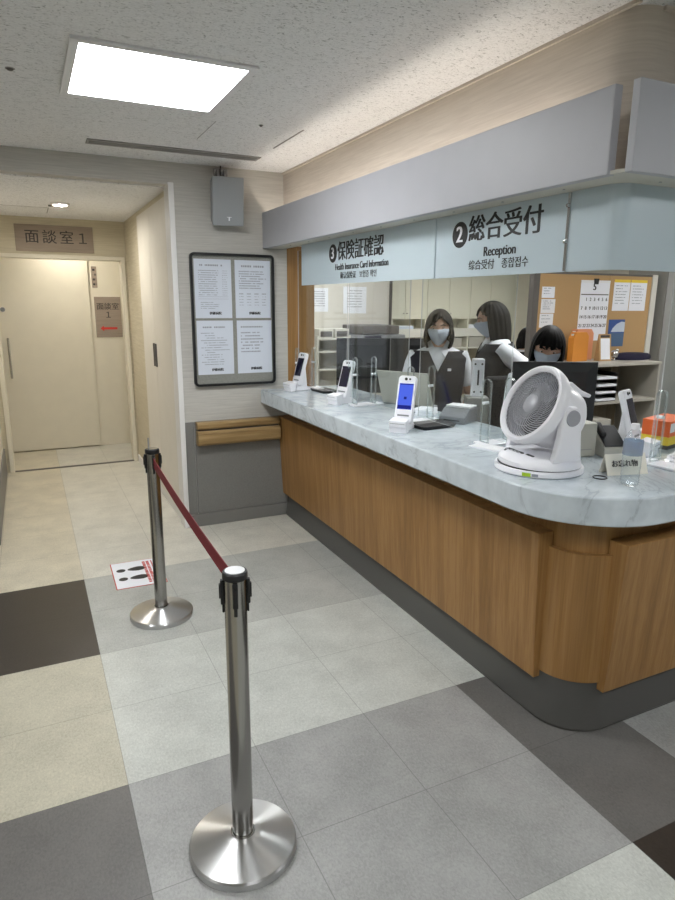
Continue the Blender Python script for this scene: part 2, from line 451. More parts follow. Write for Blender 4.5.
# corridor
struct(MB().box((-0.57, YB + 0.1, 0), (-0.47, 4.63, 2.32)).build('wall_corridor_left', M['corr_wall']))
struct(MB().box((0.752, YB + 0.122, 0), (0.86, 4.63, 2.32)).build('wall_corridor_right', M['corr_dark']))
b = MB(); b.box((-0.62, 4.63, 2.0), (0.9, 4.75, 2.42)); b.box((-0.62, 4.63, 0), (-0.43, 4.75, 2.0)); b.box((0.715, 4.63, 0), (0.9, 4.75, 2.0))
struct(b.build('wall_corridor_end', M['corr_dark']))
b = MB(); b.box((-0.43, 4.61, 1.965), (0.735, 4.77, 2.0)); b.box((0.70, 4.61, 0), (0.735, 4.77, 1.965)); b.box((-0.43, 4.61, 0), (-0.39, 4.77, 1.965))
struct(b.build('trim_1', M['door_cream'], bevel=0.003))
struct(MB().box((-0.39, 4.62, 0.0), (0.70, 4.66, 0.006)).build('trim_2', M['frame_grey']))
b = MB(); b.box((-0.9, 5.52, 0), (1.4, 5.62, 2.32)); b.box((1.3, 4.75, 0), (1.4, 5.52, 2.32)); b.box((-1.0, 4.75, 0), (-0.9, 5.62, 2.32))
struct(b.build('wall_alcove', M['door_cream']))
# sliding door of the consulting room
d = struct(MB().box((-0.52, 5.485, 0.015), (0.470, 5.52, 2.1)).build('door_1', M['door_cream'], bevel=0.003))
b = MB(); b.tube([(-0.35, 5.45, 0.80), (-0.35, 5.45, 1.215)], 0.011)
for z in (0.83, 1.185): b.tube([(-0.35, 5.45, z), (-0.35, 5.486, z)], 0.008)
b.build('door_handle', M['chrome'], d, smooth=True)
MB().lathe([(0.0, 5.47), (0.02, 5.47), (0.024, 5.486)], 20, (-0.37, 0, 1.5), 'Y').build('lock', M['grey_plastic'], d, smooth=True)
# double cupboard door in the corridor's right wall
for n, (ya, yb) in enumerate(((2.60, 3.218), (3.224, 3.78))):
    d = struct(MB().box((0.736, ya, 0.075), (0.752, yb, 2.275)).build('door_%d' % (n + 2), M['corr_wall'], bevel=0.002))
    yh = yb - 0.035 if n == 0 else ya + 0.035
    b = MB().box((0.722, yh - 0.008, 1.09), (0.736, yh + 0.008, 1.27)); b.build('door_handle', M['frame_grey'], d, bevel=0.002)
struct(MB().box((0.74, 2.56, 0), (0.752, 4.61, 0.07)).build('baseboard_corridor', M['white_trim'], bevel=0.002))
b = MB(); b.box((0.728, YB - 0.03, 0.0), (0.764, YB + 0.12, 2.335)); struct(b.build('trim_3', M['white_trim'], bevel=0.004))
struct(MB().box((-0.47, 2.6, 0.0), (-0.455, 4.61, 0.24)).build('baseboard_left', M['grey_base'], bevel=0.003))
# wainscot, base board
b = MB(); b.box((0.764, YB - 0.006, 0.09), (0.832, YB, 0.768)); b.box((0.835, YB - 0.012, 0.092), (1.52, YB, 0.77))
struct(b.build('trim_4', M['grey_vinyl'], bevel=0.002))
struct(MB().box((0.764, YB - 0.03, 0), (1.52, YB, 0.09)).build('baseboard_back', M['grey_base'], bevel=0.004))
# oak pier at the end of the reception opening
struct(MB().box((1.545, YB, 0), (1.76, YB + 0.14, 1.98)).build('wall_pier', M['oak'], bevel=0.003))
# header wall over the counter with a rounded corner
def corner_outline(x, y, r, x_end, y_end, n=14):
    pts = [(x, y_end)]
    for i in range(n + 1):
        a = PI + (PI / 2) * i / n
        pts.append((x + r + r * math.cos(a), y + r + r * math.sin(a)))
    pts.append((x_end, y))
    return pts
outer = corner_outline(1.525, -0.45, 0.10, X1, YB)
inner = corner_outline(1.66, -0.315, 0.05, X1, YB)
struct(MB().prism(outer + inner[::-1], 1.985, ZC).build('wall_header', M['wallpaper_upper'], smooth=True))
struct(MB().box((1.515, -0.46, 2.448), (1.527, YB, ZC)).build('trim_5', M['wallpaper_upper']))
struct(MB().box((1.627, -0.462, 2.448), (X1, -0.45, ZC)).build('trim_6', M['wallpaper_upper']))
struct(MB().box((1.545, YB, 1.981), (1.76, YB + 0.14, ZC)).build('wall_pier_top', M['interior_wall']))
struct(MB().box((0.9, Y1, 0), (X1, Y1 + 0.1, ZC)).build('wall_rear', M['cream_cab']))
b = MB(); b.box((0.86, YB + 0.12, 0), (0.96, Y1, ZC)); struct(b.build('wall_store', M['interior_wall']))
struct(MB().box((0.96, 4.75, 0), (3.52, 4.85, ZC)).build('wall_staff', M['interior_wall']))

# fascia boards of the light cove (trough) over the counter
f1 = MB(); f1.box((1.366, -0.54, 1.956), (1.396, YB, 2.193)); struct(f1.build('trim_7', M['fascia'], bevel=0.003))
f2 = MB(); f2.box((1.383, -0.61, 1.956), (5.2, -0.584, 2.193)); struct(f2.build('trim_8', M['fascia'], bevel=0.003))
sof = [(1.3965, YB), (1.3965, -0.50), (1.376, -0.535), (1.385, -0.583), (1.40, -0.5835), (5.2, -0.5835), (5.2, -0.45), (1.70, -0.45), (1.55, -0.40), (1.525, -0.33), (1.525, YB)]
so = struct(MB().prism(sof, 1.958, 1.968).build('trim_9', M['soffit']))
b = MB()
for k in range(9):
    b.lathe([(0.0, 0), (0.005, 0.0), (0.004, 0.003)], 10, (1.44, 2.1 - k * 0.3, 1.9545))
for k in range(6):
    b.lathe([(0.0, 0), (0.005, 0.0), (0.004, 0.003)], 10, (1.6 + k * 0.3, -0.53, 1.9545))
b.build('screw', M['chrome'], so)
tb = thing('cove_light', 'warm strip light tube hidden behind the long grey fascia above the counter', 'light', (1.475, 0, 1.968))
MB().tube([(0, -0.28, 0.118), (0, 2.41, 0.118)], 0.018, 12).build('tube', M['cove'], tb, smooth=True)
MB().box((-0.02, -0.30, 0.0), (0.02, 2.42, 0.10)).build('fixture', M['white_matt'], tb)

# ================================================================== CEILING ITEMS
def panel_light(x, y, label, m='lamp', z=ZC):
    t = thing('ceiling_light', label, 'ceiling light', (x, y, z - 0.012))
    b = MB(); w, e = 0.3, 0.032
    for lo, hi in (((-w - e, -w - e), (w + e, -w)), ((-w - e, w), (w + e, w + e)), ((-w - e, -w), (-w, w)), ((w, -w), (w + e, w))):
        b.box((lo[0], lo[1], 0), (hi[0], hi[1], 0.012))
    b.build('frame', M['white_matt'], t, bevel=0.002)
    MB().box((-w, -w, 0.004), (w, w, 0.011)).build('diffuser', M[m], t)
    return t
panel_light(0.382, 0.90, 'bright square flush ceiling light panel above the belt barrier posts')
for k, (x, y) in enumerate(((0.382, -2.3), (-2.0, -0.6), (3.4, -2.3))):
    panel_light(x, y, ['square ceiling light panel behind the viewpoint, in line with the bright one', 'square ceiling light panel over the left part of the lobby', 'square ceiling light panel in front of the right counter wing'][k])
for k, (x, y) in enumerate(((3.1, 0.9), (5.6, 0.9), (2.6, 3.7), (5.6, 4.6))):
    panel_light(x, y, ['square ceiling light over the staff side of the counter', 'square ceiling light over the tan office partition', 'square ceiling light above the copier corner', 'square ceiling light in front of the cream wall cabinets'][k], 'lamp_rear' if k == 3 else 'lamp_in')
t = thing('air_vent', 'long thin slot air vent in the ceiling before the wallpapered wall', 'vent', (0.725, 2.085, ZC - 0.006))
b = MB(); b.box((-0.5, -0.055, 0), (0.5, -0.03, 0.006)); b.box((-0.5, 0.03, 0), (0.5, 0.055, 0.006)); b.box((-0.5, -0.03, 0), (-0.485, 0.03, 0.006)); b.box((0.485, -0.03, 0), (0.5, 0.03, 0.006))
b.build('frame', M['slot'], t, bevel=0.001)
MB().box((-0.485, -0.03, 0.0035), (0.485, 0.03, 0.006)).build('slot', M['grey_base'], t)
MB().box((-0.485, -0.006, 0.0), (0.485, 0.006, 0.0035)).build('blade', M['slot'], t)
for (x, y, r, lab) in ((-0.134, 1.02, 0.013, 'small dark sprinkler disc in the ceiling left of the light panel'), (0.987, 1.343, 0.009, 'tiny dark ceiling pin right of the light panel')):
    t = thing('ceiling_sensor', lab, 'sensor', (x, y, ZC - 0.008))
    MB().lathe([(0.0, 0.0), (r * 0.6, 0.0), (r, 0.005), (r, 0.008)], 20).build('body', M['frame_grey'], t, smooth=True)
    MB().lathe([(r, 0.006), (r * 1.35, 0.006), (r * 1.35, 0.008), (r, 0.008)], 20, cap0=False, cap1=False).build('collar', M['slot'], t)
b = MB(); b.box((0.765, 1.38, ZC - 0.0015), (0.768, 1.76, ZC)); b.box((1.21, 1.33, ZC - 0.003), (1.217, 1.78, ZC)); struct(b.build('trim_10', M['slot']))
t = thing('downlight', 'small round downlight glowing in the low corridor ceiling', 'ceiling light', (0.151, 3.61, 2.32))
MB().lathe([(0.048, 0.0), (0.048, -0.018), (0.066, -0.018), (0.07, 0.0)], 32, cap0=False, cap1=False).build('trim_ring', M['white_trim'], t, smooth=True)
MB().lathe([(0.0, -0.012), (0.047, -0.012), (0.047, -0.002)], 32).build('lamp', M['down'], t)
t = thing('downlight', 'round alcove downlight behind the corridor door frame, out of sight', 'ceiling light', (0.25, 5.12, 2.32))
MB().lathe([(0.048, 0.0), (0.048, -0.018), (0.066, -0.018), (0.07, 0.0)], 32, cap0=False, cap1=False).build('trim_ring', M['white_trim'], t, smooth=True)
MB().lathe([(0.0, -0.012), (0.047, -0.012), (0.047, -0.002)], 32).build('lamp', M['down_soft'], t)
t = thing('ceiling_sensor', 'tiny dark sensor beside the corridor downlight', 'sensor', (0.086, 3.763, 2.308))
MB().lathe([(0.0, 0.0), (0.012, 0.0), (0.016, 0.012)], 16).build('body', M['frame_grey'], t, smooth=True)
b = MB(); b.box((-0.42, 3.93, 2.3185), (0.08, 3.936, 2.32)); b.box((0.076, 3.93, 2.3185), (0.082, 4.3, 2.32)); struct(b.build('trim_11', M['slot']))

# ================================================================== WALL THINGS
# loudspeaker
t = thing('wall_speaker', 'grey rectangular loudspeaker tilted out from the wall above the notice board', 'speaker', (1.088, 2.30, 2.222), R(-8))
tilt = Matrix.Rotation(R(10), 3, 'X')
sb = MB(); sb.prism_x([(0.0, -0.145), (0.0, 0.155), (0.10, 0.125), (0.10, -0.12)], -0.102, 0.102)
sb.xf(tilt.to_4x4()); sb.build('cabinet', M['speaker'], t, bevel=0.006)
lm = text_mesh([('T', 0, 0, 0.035, 'CENTER', 0.002, 1.3)]); lm.materials.append(M['paper']); link('logo', lm, t, loc=(0, -0.021, -0.105), rot=(R(10), 0, 0))
b = MB(); b.box((-0.075, 0.10, 0.12), (0.015, 0.14, 0.22)); b.box((-0.06, 0.045, 0.16), (-0.045, 0.12, 0.21)); b.box((-0.015, 0.045, 0.16), (0.0, 0.12, 0.21)); b.box((-0.06, 0.04, 0.12), (0.0, 0.10, 0.165))
b.build('bracket', M['steel'], t, bevel=0.002)
MB().tube([(-0.02, 0.135, 0.245), (-0.03, 0.10, 0.235), (-0.035, 0.07, 0.19), (-0.03, 0.06, 0.12)], 0.004, 8).build('cable', M['black_plastic'], t, smooth=True)

# notice board and its four sheets
t = thing('notice_board', 'grey felt notice board in a black rounded frame above the handrail', 'notice board', (1.142, YB, 1.465))
def rrect(w, h, r, n=5):
    pts = []
    for cx, cz, a0 in ((w - r, h - r, 0), (-w + r, h - r, PI / 2), (-w + r, -h + r, PI), (w - r, -h + r, 1.5 * PI)):
        for i in range(n + 1):
            a = a0 + PI / 2 * i / n
            pts.append((cx + r * math.cos(a), cz + r * math.sin(a)))
    return pts
o_ = rrect(0.296, 0.448, 0.03); i_ = rrect(0.280, 0.432, 0.018)
b = MB(); b.rings([[Vector((x, -0.004, z)) for x, z in o_], [Vector((x, -0.03, z)) for x, z in o_], [Vector((x, -0.03, z)) for x, z in i_], [Vector((x, -0.004, z)) for x, z in i_]], False, False)
b.rings([[Vector((x, -0.004, z)) for x, z in i_], [Vector((x, -0.004, z)) for x, z in o_]], False, False)
b.build('frame', M['black_plastic'], t)
MB().prism_y(rrect(0.283, 0.435, 0.02), -0.012, -0.001).build('panel', M['board_felt'], t)
def strokes(b, x0, x1, z, h, y, gap=0.25, rnd=random):
    """one line of print too small to read: a row of character-sized dashes"""
    x = x0
    while x < x1:
        w = h * rnd.uniform(0.6, 1.15)
        if rnd.random() > 0.12:
            b.box((x, y, z - h * 0.42), (min(x + w * 0.86, x1), y + 0.0004, z + h * 0.42))
        x += w + h * gap * 0.5
    return b
sheets = [(-0.140, 0.213, 'sheet', 'printed price list sheet, upper left of the four notices on the board'),
          (0.142, 0.213, 'tables', 'printed visiting notice sheet with a small table, upper right on the board'),
          (-0.138, -0.183, 'para', 'printed notice with indented short lines, lower left on the board'),
          (0.146, -0.183, 'big', 'printed notice with larger type and wide margins, lower right on the board')]
for n, (dx, dz, kind, lab) in enumerate(sheets):
    t = thing('notice_sheet', lab, 'notice', (1.142 + dx, YB - 0.0126, 1.465 + dz), 0, 'sheets on the notice board')
    hh = 0.195 if n < 2 else 0.185
    MB().box((-0.128, -0.0008, -hh), (0.128, 0, hh)).build('paper', M['notice_paper'], t)
    rn = random.Random(n + 3); bt = MB(); y = -0.0015
    if kind == 'sheet':
        strokes(bt, -0.09, 0.08, hh - 0.04, 0.013, y, rnd=rn)
        for k in range(12): strokes(bt, -0.10, 0.02 + rn.random() * 0.02, hh - 0.075 - k * 0.0145, 0.006, y, rnd=rn); strokes(bt, 0.065, 0.1, hh - 0.075 - k * 0.0145, 0.005, y, 1.6, rnd=rn)
        for k in range(4): strokes(bt, -0.09, -0.02 + rn.random() * .06, hh - 0.285 - k * 0.013, 0.005, y, rnd=rn)
        bt.box((-0.105, y, hh - 0.262), (0.105, y + .0004, hh - 0.2605)); bt.box((-0.105, y, hh - 0.247), (0.105, y + .0004, hh - 0.2455))
    elif kind == 'tables':
        strokes(bt, -0.095, 0.095, hh - 0.04, 0.015, y, rnd=rn)
        for k in range(8): strokes(bt, -0.1, rn.uniform(0.04, 0.1), hh - 0.075 - k * 0.016, 0.008, y, rnd=rn)
        for k in range(5):
            for q in range(4): strokes(bt, -0.1 + q * 0.055, -0.07 + q * 0.055, hh - 0.225 - k * 0.019, 0.0085 if k == 0 else 0.005, y, rnd=rn)
    elif kind == 'para':
        strokes(bt, -0.085, 0.07, hh - 0.045, 0.012, y, rnd=rn)
        for k in range(14): strokes(bt, -0.1 + (k % 3) * 0.02, rn.uniform(-0.01, 0.1), hh - 0.085 - k * 0.0165, 0.006, y, rnd=rn)
    else:
        strokes(bt, -0.1, 0.06, hh - 0.045, 0.012, y, rnd=rn)
        for k in range(7): strokes(bt, -0.1, rn.uniform(0.03, 0.1), hh - 0.085 - k * 0.022, 0.010, y, rnd=rn)
    bt.build('print', M['grey_letter'], t)
    lettering([('伊藤病院', 0.01, -hh + 0.032, 0.021, 'CENTER', 0.0012, 1.0)], M['black_letter'], t, (0, -0.0016, 0), extrude=0.0003)

# room signs in the corridor
t = thing('room_sign', 'taupe room name sign above the corridor door opening', 'sign', (0.14, 4.63, 2.14))
MB().box((-0.327, -0.012, -0.115), (0.327, 0, 0.115)).build('plate', M['taupe'], t, bevel=0.002)
lettering([('面', -0.19, 0.005, 0.125, 'CENTER', 0.001, 1.0), ('談', -0.045, 0.005, 0.125, 'CENTER', 0.001, 1.0), ('室', 0.10, 0.005, 0.125, 'CENTER', 0.001, 1.0), ('１', 0.235, 0.003, 0.125, 'CENTER', 0.001, 1.0)], M['dark_letter'], t, (0, -0.0128, 0))
t = thing('direction_sign', 'taupe direction sign with a red arrow pointing left beside the sliding door', 'sign', (0.650, 5.52, 1.42))
MB().box((-0.135, -0.01, -0.215), (0.135, 0, 0.215)).build('plate', M['taupe'], t, bevel=0.002)
lettering([('面談室', 0, 0.11, 0.078, 'CENTER', 0.0008, 1.0), ('１', 0, 0.02, 0.085, 'CENTER', 0.001, 1.0)], M['dark_letter'], t, (0, -0.0108, 0))
MB().prism_y([(-0.09, -0.12), (-0.055, -0.09), (-0.055, -0.108), (0.085, -0.108), (0.085, -0.132), (-0.055, -0.132), (-0.055, -0.15)], -0.0122, -0.0102).build('arrow', M['red'], t)
t = thing('door_number_sign', 'tiny upright taupe sign high beside the sliding door', 'sign', (0.535, 5.52, 1.84))
MB().box((-0.026, -0.008, -0.11), (0.026, 0, 0.11)).build('plate', M['taupe'], t, bevel=0.002)
b = MB(); rn = random.Random(2)
for k in range(4): strokes(b, -0.016, 0.016, 0.075 - k * 0.05, 0.026, -0.009, rnd=rn)
b.build('print', M['dark_letter'], t)

# handrail
t = thing('handrail', 'oak two-part handrail on the grey wainscot below the notice board', 'handrail', (0.84, YB - 0.012, 0.69))
b = MB(); b.prism_x([(0, 0.03), (-0.05, 0.03), (-0.058, 0.038), (-0.058, 0.066), (-0.05, 0.078), (0, 0.08)], 0.0, 0.612); b.build('upper_rail', M['oak_flat'], t, bevel=0.003)
b = MB(); b.prism_x([(0, -0.085), (-0.055, -0.085), (-0.072, -0.07), (-0.076, -0.035), (-0.072, 0.0), (-0.055, 0.018), (0, 0.018)], 0.0, 0.612); b.build('lower_rail', M['oak_flat'], t, bevel=0.003)
MB().box((0.01, -0.04, 0.014), (0.605, 0, 0.034)).build('groove', M['frame_grey'], t)

# ================================================================== COUNTER
def kick_line(x, y, r, n=14):
    pts = []
    for i in range(n + 1):
        a = PI + (PI / 2) * i / n
        pts.append((x + r + r * math.cos(a), y + r + r * math.sin(a)))
    return pts
XE = 4.6
cn = thing('reception_counter', 'L-shaped oak reception counter with rounded corner and dark grey kick plate', 'counter', (1.5, -0.3, 0))
def loc_(pts, dx=-1.5, dy=0.3): return [(x + dx, y + dy) for x, y in pts]
# kick plate: bulging vinyl toe with a cove at the floor
rows = []
for off, z in ((0.0, 0.0), (-0.004, 0.012), (0.004, 0.05), (0.010, 0.12), (0.014, 0.20)):
    k = [(1.505 + off, 2.40)] + kick_line(1.505 + off, -0.475 + off, 0.185 - off) + [(XE, -0.475 + off)]
    k += [(XE, -0.2), (1.80, -0.2), (1.80, 2.40)]
    rows.append([Vector((x - 1.5, y + 0.3, z)) for x, y in k])
MB().rings(rows).build('kick_plate', M['kick'], cn, smooth=30)
# carcass behind the panels (recessed oak)
ci = [(1.535, 2.43)] + kick_line(1.535, -0.445, 0.16) + [(XE, -0.445), (XE, -0.15), (1.9, -0.15), (1.9, 2.43)]
MB().prism(loc_(ci), 0.20, 0.862).build('carcass', M['oak'], cn, smooth=30)
# long side panel, leaning slightly out at the top
MB().rings([[Vector((x - 1.5, y + 0.3, z)) for x, y, z in q] for q in (
    [(1.490, 2.43, 0.172), (1.490, -0.298, 0.172), (1.53, -0.298, 0.172), (1.53, 2.43, 0.172)],
    [(1.458, 2.43, 0.772), (1.458, -0.298, 0.772), (1.53, -0.298, 0.772), (1.53, 2.43, 0.772)])]).build('side_panel', M['oak'], cn, bevel=0.003)
MB().rings([[Vector((x - 1.5, y + 0.3, z)) for x, y, z in q] for q in (
    [(1.655, -0.488, 0.172), (XE, -0.488, 0.172), (XE, -0.445, 0.172), (1.655, -0.445, 0.172)],
    [(1.655, -0.525, 0.772), (XE, -0.525, 0.772), (XE, -0.445, 0.772), (1.655, -0.445, 0.772)])]).build('front_panel', M['oak'], cn, bevel=0.003)
ca = kick_line(1.512, -0.468, 0.175); cb = kick_line(1.534, -0.446, 0.16)
MB().prism(loc_([(1.512, -0.27)] + ca + [(1.70, -0.468)] + [(1.70, -0.446)] + cb[::-1] + [(1.534, -0.27)]), 0.205, 0.715).build('corner_panel', M['oak'], cn, smooth=30)
# marble worktop
ct = []
for i in range(25):
    a = PI + (PI / 2) * i / 24
    ct.append((1.70 + 0.366 * math.cos(a), -0.243 + 0.366 * math.sin(a)))
top = [(1.328, 2.435)] + ct + [(XE, -0.609), (XE, 0.27), (1.98, 0.27), (1.98, 2.435)]
o = MB().prism([(x - 1.65, y) for x, y in top], 0.0, 0.101).build('worktop', M['marble'], None, smooth=30, bevel=0.006, loc=(1.65, 0, 0.874))
tag(o, 'white grey-veined marble worktop with rounded corner on the oak counter', 'worktop')
ZT = 0.9752

# hanging frosted sign panels
def text_panel(name, label, y_hi, y_lo, items, group=None):
    t = thing(name, label, 'sign', (1.50, (y_hi + y_lo) / 2, 1.83), -PI / 2, group)
    w = (y_hi - y_lo) / 2
    MB().box((-w, 0, -0.128), (w, 0.008, 0.128)).build('panel', M['frost'], t, bevel=0.001)
    if items:
        lettering(items[0], M['black_letter'], t, (0, -0.0008, 0))
    return t
def badge(t, num, x, z, r):
    MB().lathe([(0, -0.0014), (r, -0.0014), (r, 0.0)], 32, (x, 0, z), 'Y').build('number_disc', M['black_letter'], t)
    lettering([(num, x, z - 0.002, r * 1.75, 'CENTER', 0.003, 1.0)], M['paper'], t, (0, -0.0030, 0), name='numeral')
# local +x of the panel = world -y (towards the viewer); first panel carries sign 3
t = text_panel('hanging_sign', 'frosted acrylic hanging sign numbered 3 for health insurance cards', 2.06, 0.515,
    [[('保険証確認', 0.045, 0.045, 0.112, 'CENTER', 0.0028, 0.97), ('Health Insurance Card Information', 0.055, -0.036, 0.050, 'CENTER', 0.0012, 0.88), ('确认保险证　보험증 확인', 0.03, -0.086, 0.040, 'CENTER', 0.0004, 1.0)]])
badge(t, '3', -0.288, 0.045, 0.052)
t = text_panel('hanging_sign', 'frosted acrylic hanging sign numbered 2 with the word Reception', 0.505, -0.265,
    [[('総合受付', 0.060, 0.052, 0.107, 'CENTER', 0.003, 1.0), ('Reception', 0.045, -0.036, 0.052, 'CENTER', 0.0016, 0.9), ('综合受付　종합접수', 0.035, -0.086, 0.041, 'CENTER', 0.0005, 1.0)]])
badge(t, '2', -0.212, 0.043, 0.052)
# blank corner panel
t = thing('blank_sign', 'blank frosted acrylic panel bending round the counter corner next to sign 2', 'sign', (1.5, -0.3, 1.83))
cp = [(1.50, -0.277)] + kick_line(1.50, -0.475, 0.055, 10) + [(5.0, -0.475)]
ip = [(1.508, -0.277)] + kick_line(1.508, -0.467, 0.047, 10) + [(5.0, -0.467)]
MB().prism(loc_(cp + ip[::-1]), -0.128, 0.128).build('panel', M['frost'], t, smooth=30)
b = MB()
b.box((-0.004, 0.0235, -0.125), (0.006, 0.0345, 0.125)); b.build('joint_strip', M['chrome'], t)
for z in (0.085, -0.03):
    MB().lathe([(0.0, -0.014), (0.006, -0.013), (0.008, -0.002)], 16, (0, 0.029, z), 'X').build('bolt', M['chrome'], t, smooth=True)

# ================================================================== ACRYLIC SCREENS
def sheet(name, label, lo, hi, axis):
    b = MB(); b.box(lo, hi)
    o = b.build(name, [M['clear'], M['clear_edge']])
    for p in o.data.polygons:
        n = p.normal
        p.material_index = 0 if abs(n.x if axis == 'X' else n.y) > 0.5 else 1
    c = [(lo[k] + hi[k]) / 2 for k in range(3)]
    o.data.transform(Matrix.Translation((-c[0], -c[1], -lo[2]))); o.location = (c[0], c[1], lo[2])
    return tag(o, label, 'screen', 'clear screens above the counter')
XS = 1.62
sheet('acrylic_screen', 'clear acrylic screen right of the vertical gap, before the standing clerks', (XS, 0.10, 1.02), (XS + 0.005, 0.79, 1.95), 'X')
sheet('acrylic_screen', 'clear acrylic screen behind the blue-lit card reader', (XS, 0.90, 1.02), (XS + 0.005, 1.60, 1.95), 'X')
sheet('acrylic_screen', 'clear acrylic screen next to the oak pier at the back', (XS, 1.62, 1.02), (XS + 0.005, 2.42, 1.95), 'X')
sheet('acrylic_screen', 'clear acrylic screen over the right counter wing beyond the water bottle', (1.955, -0.352, 1.02), (3.3, -0.347, 1.95), 'Y')
st = None
def screen_stand(x, y, rz, label):
    global st
    if st: return dup(st, (x, y, ZT), rz, label)
    t = thing('guard_stand', label, 'stand', (x, y, ZT), rz, 'clear guard stands on the worktop')
    MB().box((-0.105, -0.045, 0), (0.105, 0.045, 0.010)).build('base_plate', M['white_plastic'], t, bevel=0.003)
    for xx in (-0.085, 0.045):
        pr = []
        for i in range(13):
            a = PI * i / 12
            pr.append((0.030 * math.cos(a), 0.275 + 0.022 * math.sin(a)))
        poly = [(0.030, 0.0105)] + pr + [(-0.030, 0.0105)]
        inn = [(x_ * 0.90, 0.014 + (z_ - 0.0105) * 0.978) for x_, z_ in poly]
        b = MB()
        b.rings([[Vector((xx + d_, p_[0], p_[1])) for p_ in poly] for d_ in (0.0, 0.005)])
        u_ = b.build('upright', M['clear'], t)
        b = MB()
        b.rings([[Vector((xx + d_, p_[0], p_[1])) for p_ in q] for d_, q in ((-0.001, poly), (0.009, poly), (0.009, inn), (-0.001, inn))], False, False)
        b.build('rim', M['clear_soft'], u_)
        MB().lathe([(0.0, xx - 0.012), (0.007, xx - 0.011), (0.007, xx + 0.016), (0.0, xx + 0.017)], 16, (0, 0, 0.19), 'X').build('screw', M['white_plastic'], u_, smooth=True)
    st = t; return t
screen_stand(1.665, 2.355, 0, 'clear guard stand beside the oak pier, farthest along the worktop')
screen_stand(1.69, 1.485, 0, 'clear guard stand beside the middle card reader')
screen_stand(1.70, 0.868, 0, 'clear guard stand next to the blue-lit card reader')
screen_stand(1.72, 0.27, 0, 'clear guard stand partly hidden behind the white fan')
screen_stand(2.045, -0.34, PI / 2, 'clear guard stand beyond the water bottle')

# ================================================================== CARD READERS
rd = None
def reader(x, y, rz, label, screen='screen_dark'):
    global rd
    if rd:
        r = dup(rd, (x, y, ZT), rz, label)
        if screen != 'screen_dark':
            for c in r.children:
                if c.name.startswith('screen'):
                    c.data = c.data.copy(); c.data.materials[0] = M[screen]
        return r
    t = thing('card_reader', label, 'card reader', (x, y, ZT), rz, 'face scanning card readers on the worktop')
    tl = Matrix.Translation((0, 0.0, 0.03)) @ Matrix.Rotation(R(-17), 4, 'X')
    poly = rrect(0.046, 0.12, 0.018, 4)
    MB().prism_y([(x_, z_ + 0.125) for x_, z_ in poly], -0.012, 0.014).xf(tl).build('body', M['white_plastic'], t, smooth=30, bevel=0.004)
    MB().box((-0.036, -0.0138, 0.075), (0.036, -0.0118, 0.205)).xf(tl).build('screen', M['screen_dark'], t)
    b = MB()
    for xx, r in ((0.0, 0.0075), (0.02, 0.005)): b.lathe([(0, -0.0142), (r, -0.0142), (r, -0.0115)], 16, (xx - 0.006, 0, 0.227), 'Y')
    b.xf(tl).build('camera', M['black_plastic'], t)
    MB().box((-0.03, -0.0135, 0.04), (0.03, -0.0125, 0.048)).xf(tl).build('button', M['grey_plastic'], t)
    b = MB(); b.prism_x([(-0.03, 0.0), (0.105, 0.0), (0.105, 0.012), (0.075, 0.03), (0.062, 0.17), (0.05, 0.19), (0.02, 0.06), (-0.02, 0.035)], -0.034, 0.034); b.build('stand', M['white_plastic'], t, bevel=0.006)
    b = MB(); b.prism_x([(-0.078, 0.0), (-0.035, 0.0), (-0.022, 0.066), (-0.03, 0.068), (-0.085, 0.06), (-0.085, 0.03), (-0.078, 0.028)], -0.044, 0.044); tr = b.build('card_tray', M['white_plastic'], t, bevel=0.004)
    MB().box((-0.038, -0.0858, 0.046), (0.038, -0.0845, 0.048)).build('slot', M['grey_plastic'], tr)
    rd = t; return t
reader(1.54, 2.27, R(-78), 'white card reader with dark screen, farthest of three along the worktop')
reader(1.575, 1.60, R(-72), 'white card reader with dark screen, middle of three along the worktop')
r3 = reader(1.475, 0.70, R(-50), 'white card reader with lit blue screen, nearest of three along the worktop', 'screen_blue')
tl = Matrix.Translation((0, 0.0, 0.03)) @ Matrix.Rotation(R(-17), 4, 'X')
sc3 = [c for c in r3.children if c.name.startswith('screen')][0]
for nm, lo, hi in (('footer_bar', (-0.036, -0.0146, 0.077), (0.036, -0.0141, 0.095)), ('face_icon', (-0.006, -0.0146, 0.125), (0.008, -0.0141, 0.138)), ('status_bar', (-0.036, -0.0146, 0.198), (0.036, -0.0141, 0.203))):
    MB().box(lo, hi).xf(tl).build(nm, M['screen_deep'], sc3)
reader(2.135, -0.125, R(22), 'white card reader seen from its side behind the water bottle')

# ================================================================== SMALL THINGS ON THE WORKTOP
def dish(name, label, x, y, rz, w, d):
    t = thing(name, label, 'tray', (x, y, ZT), rz, 'dark coin trays')
    o_ = rrect(w, d, 0.02); i_ = rrect(w - 0.018, d - 0.018, 0.014)
    MB().rings([[Vector((x * .9, y * .9, 0)) for x, y in o_], [Vector((x, y, 0.018)) for x, y in o_], [Vector((x * .97, y * .97, 0.018)) for x, y in o_], [Vector((x * .95, y * .95, 0.006)) for x, y in i_]]).build('tray_body', M['black_plastic'], t, smooth=30)
    MB().prism([(x * .9, y * .9) for x, y in i_], 0.0062, 0.0085).build('rubber_mat', M['black_matt'], t)
    return t
dish('cash_tray', 'dark coin tray on the worktop right of the blue-lit card reader', 1.668, 0.728, R(6), 0.112, 0.075)
dish('cash_tray', 'dark coin tray between the far and the middle card reader', 1.70, 2.14, R(-85), 0.11, 0.06)
t = thing('note_pad', 'white paper pad lying left of the fan', 'note pad', (1.615, 0.205, ZT), R(-70))
MB().box((-0.075, -0.045, 0), (0.075, 0.045, 0.006)).build('pad', M['paper'], t)
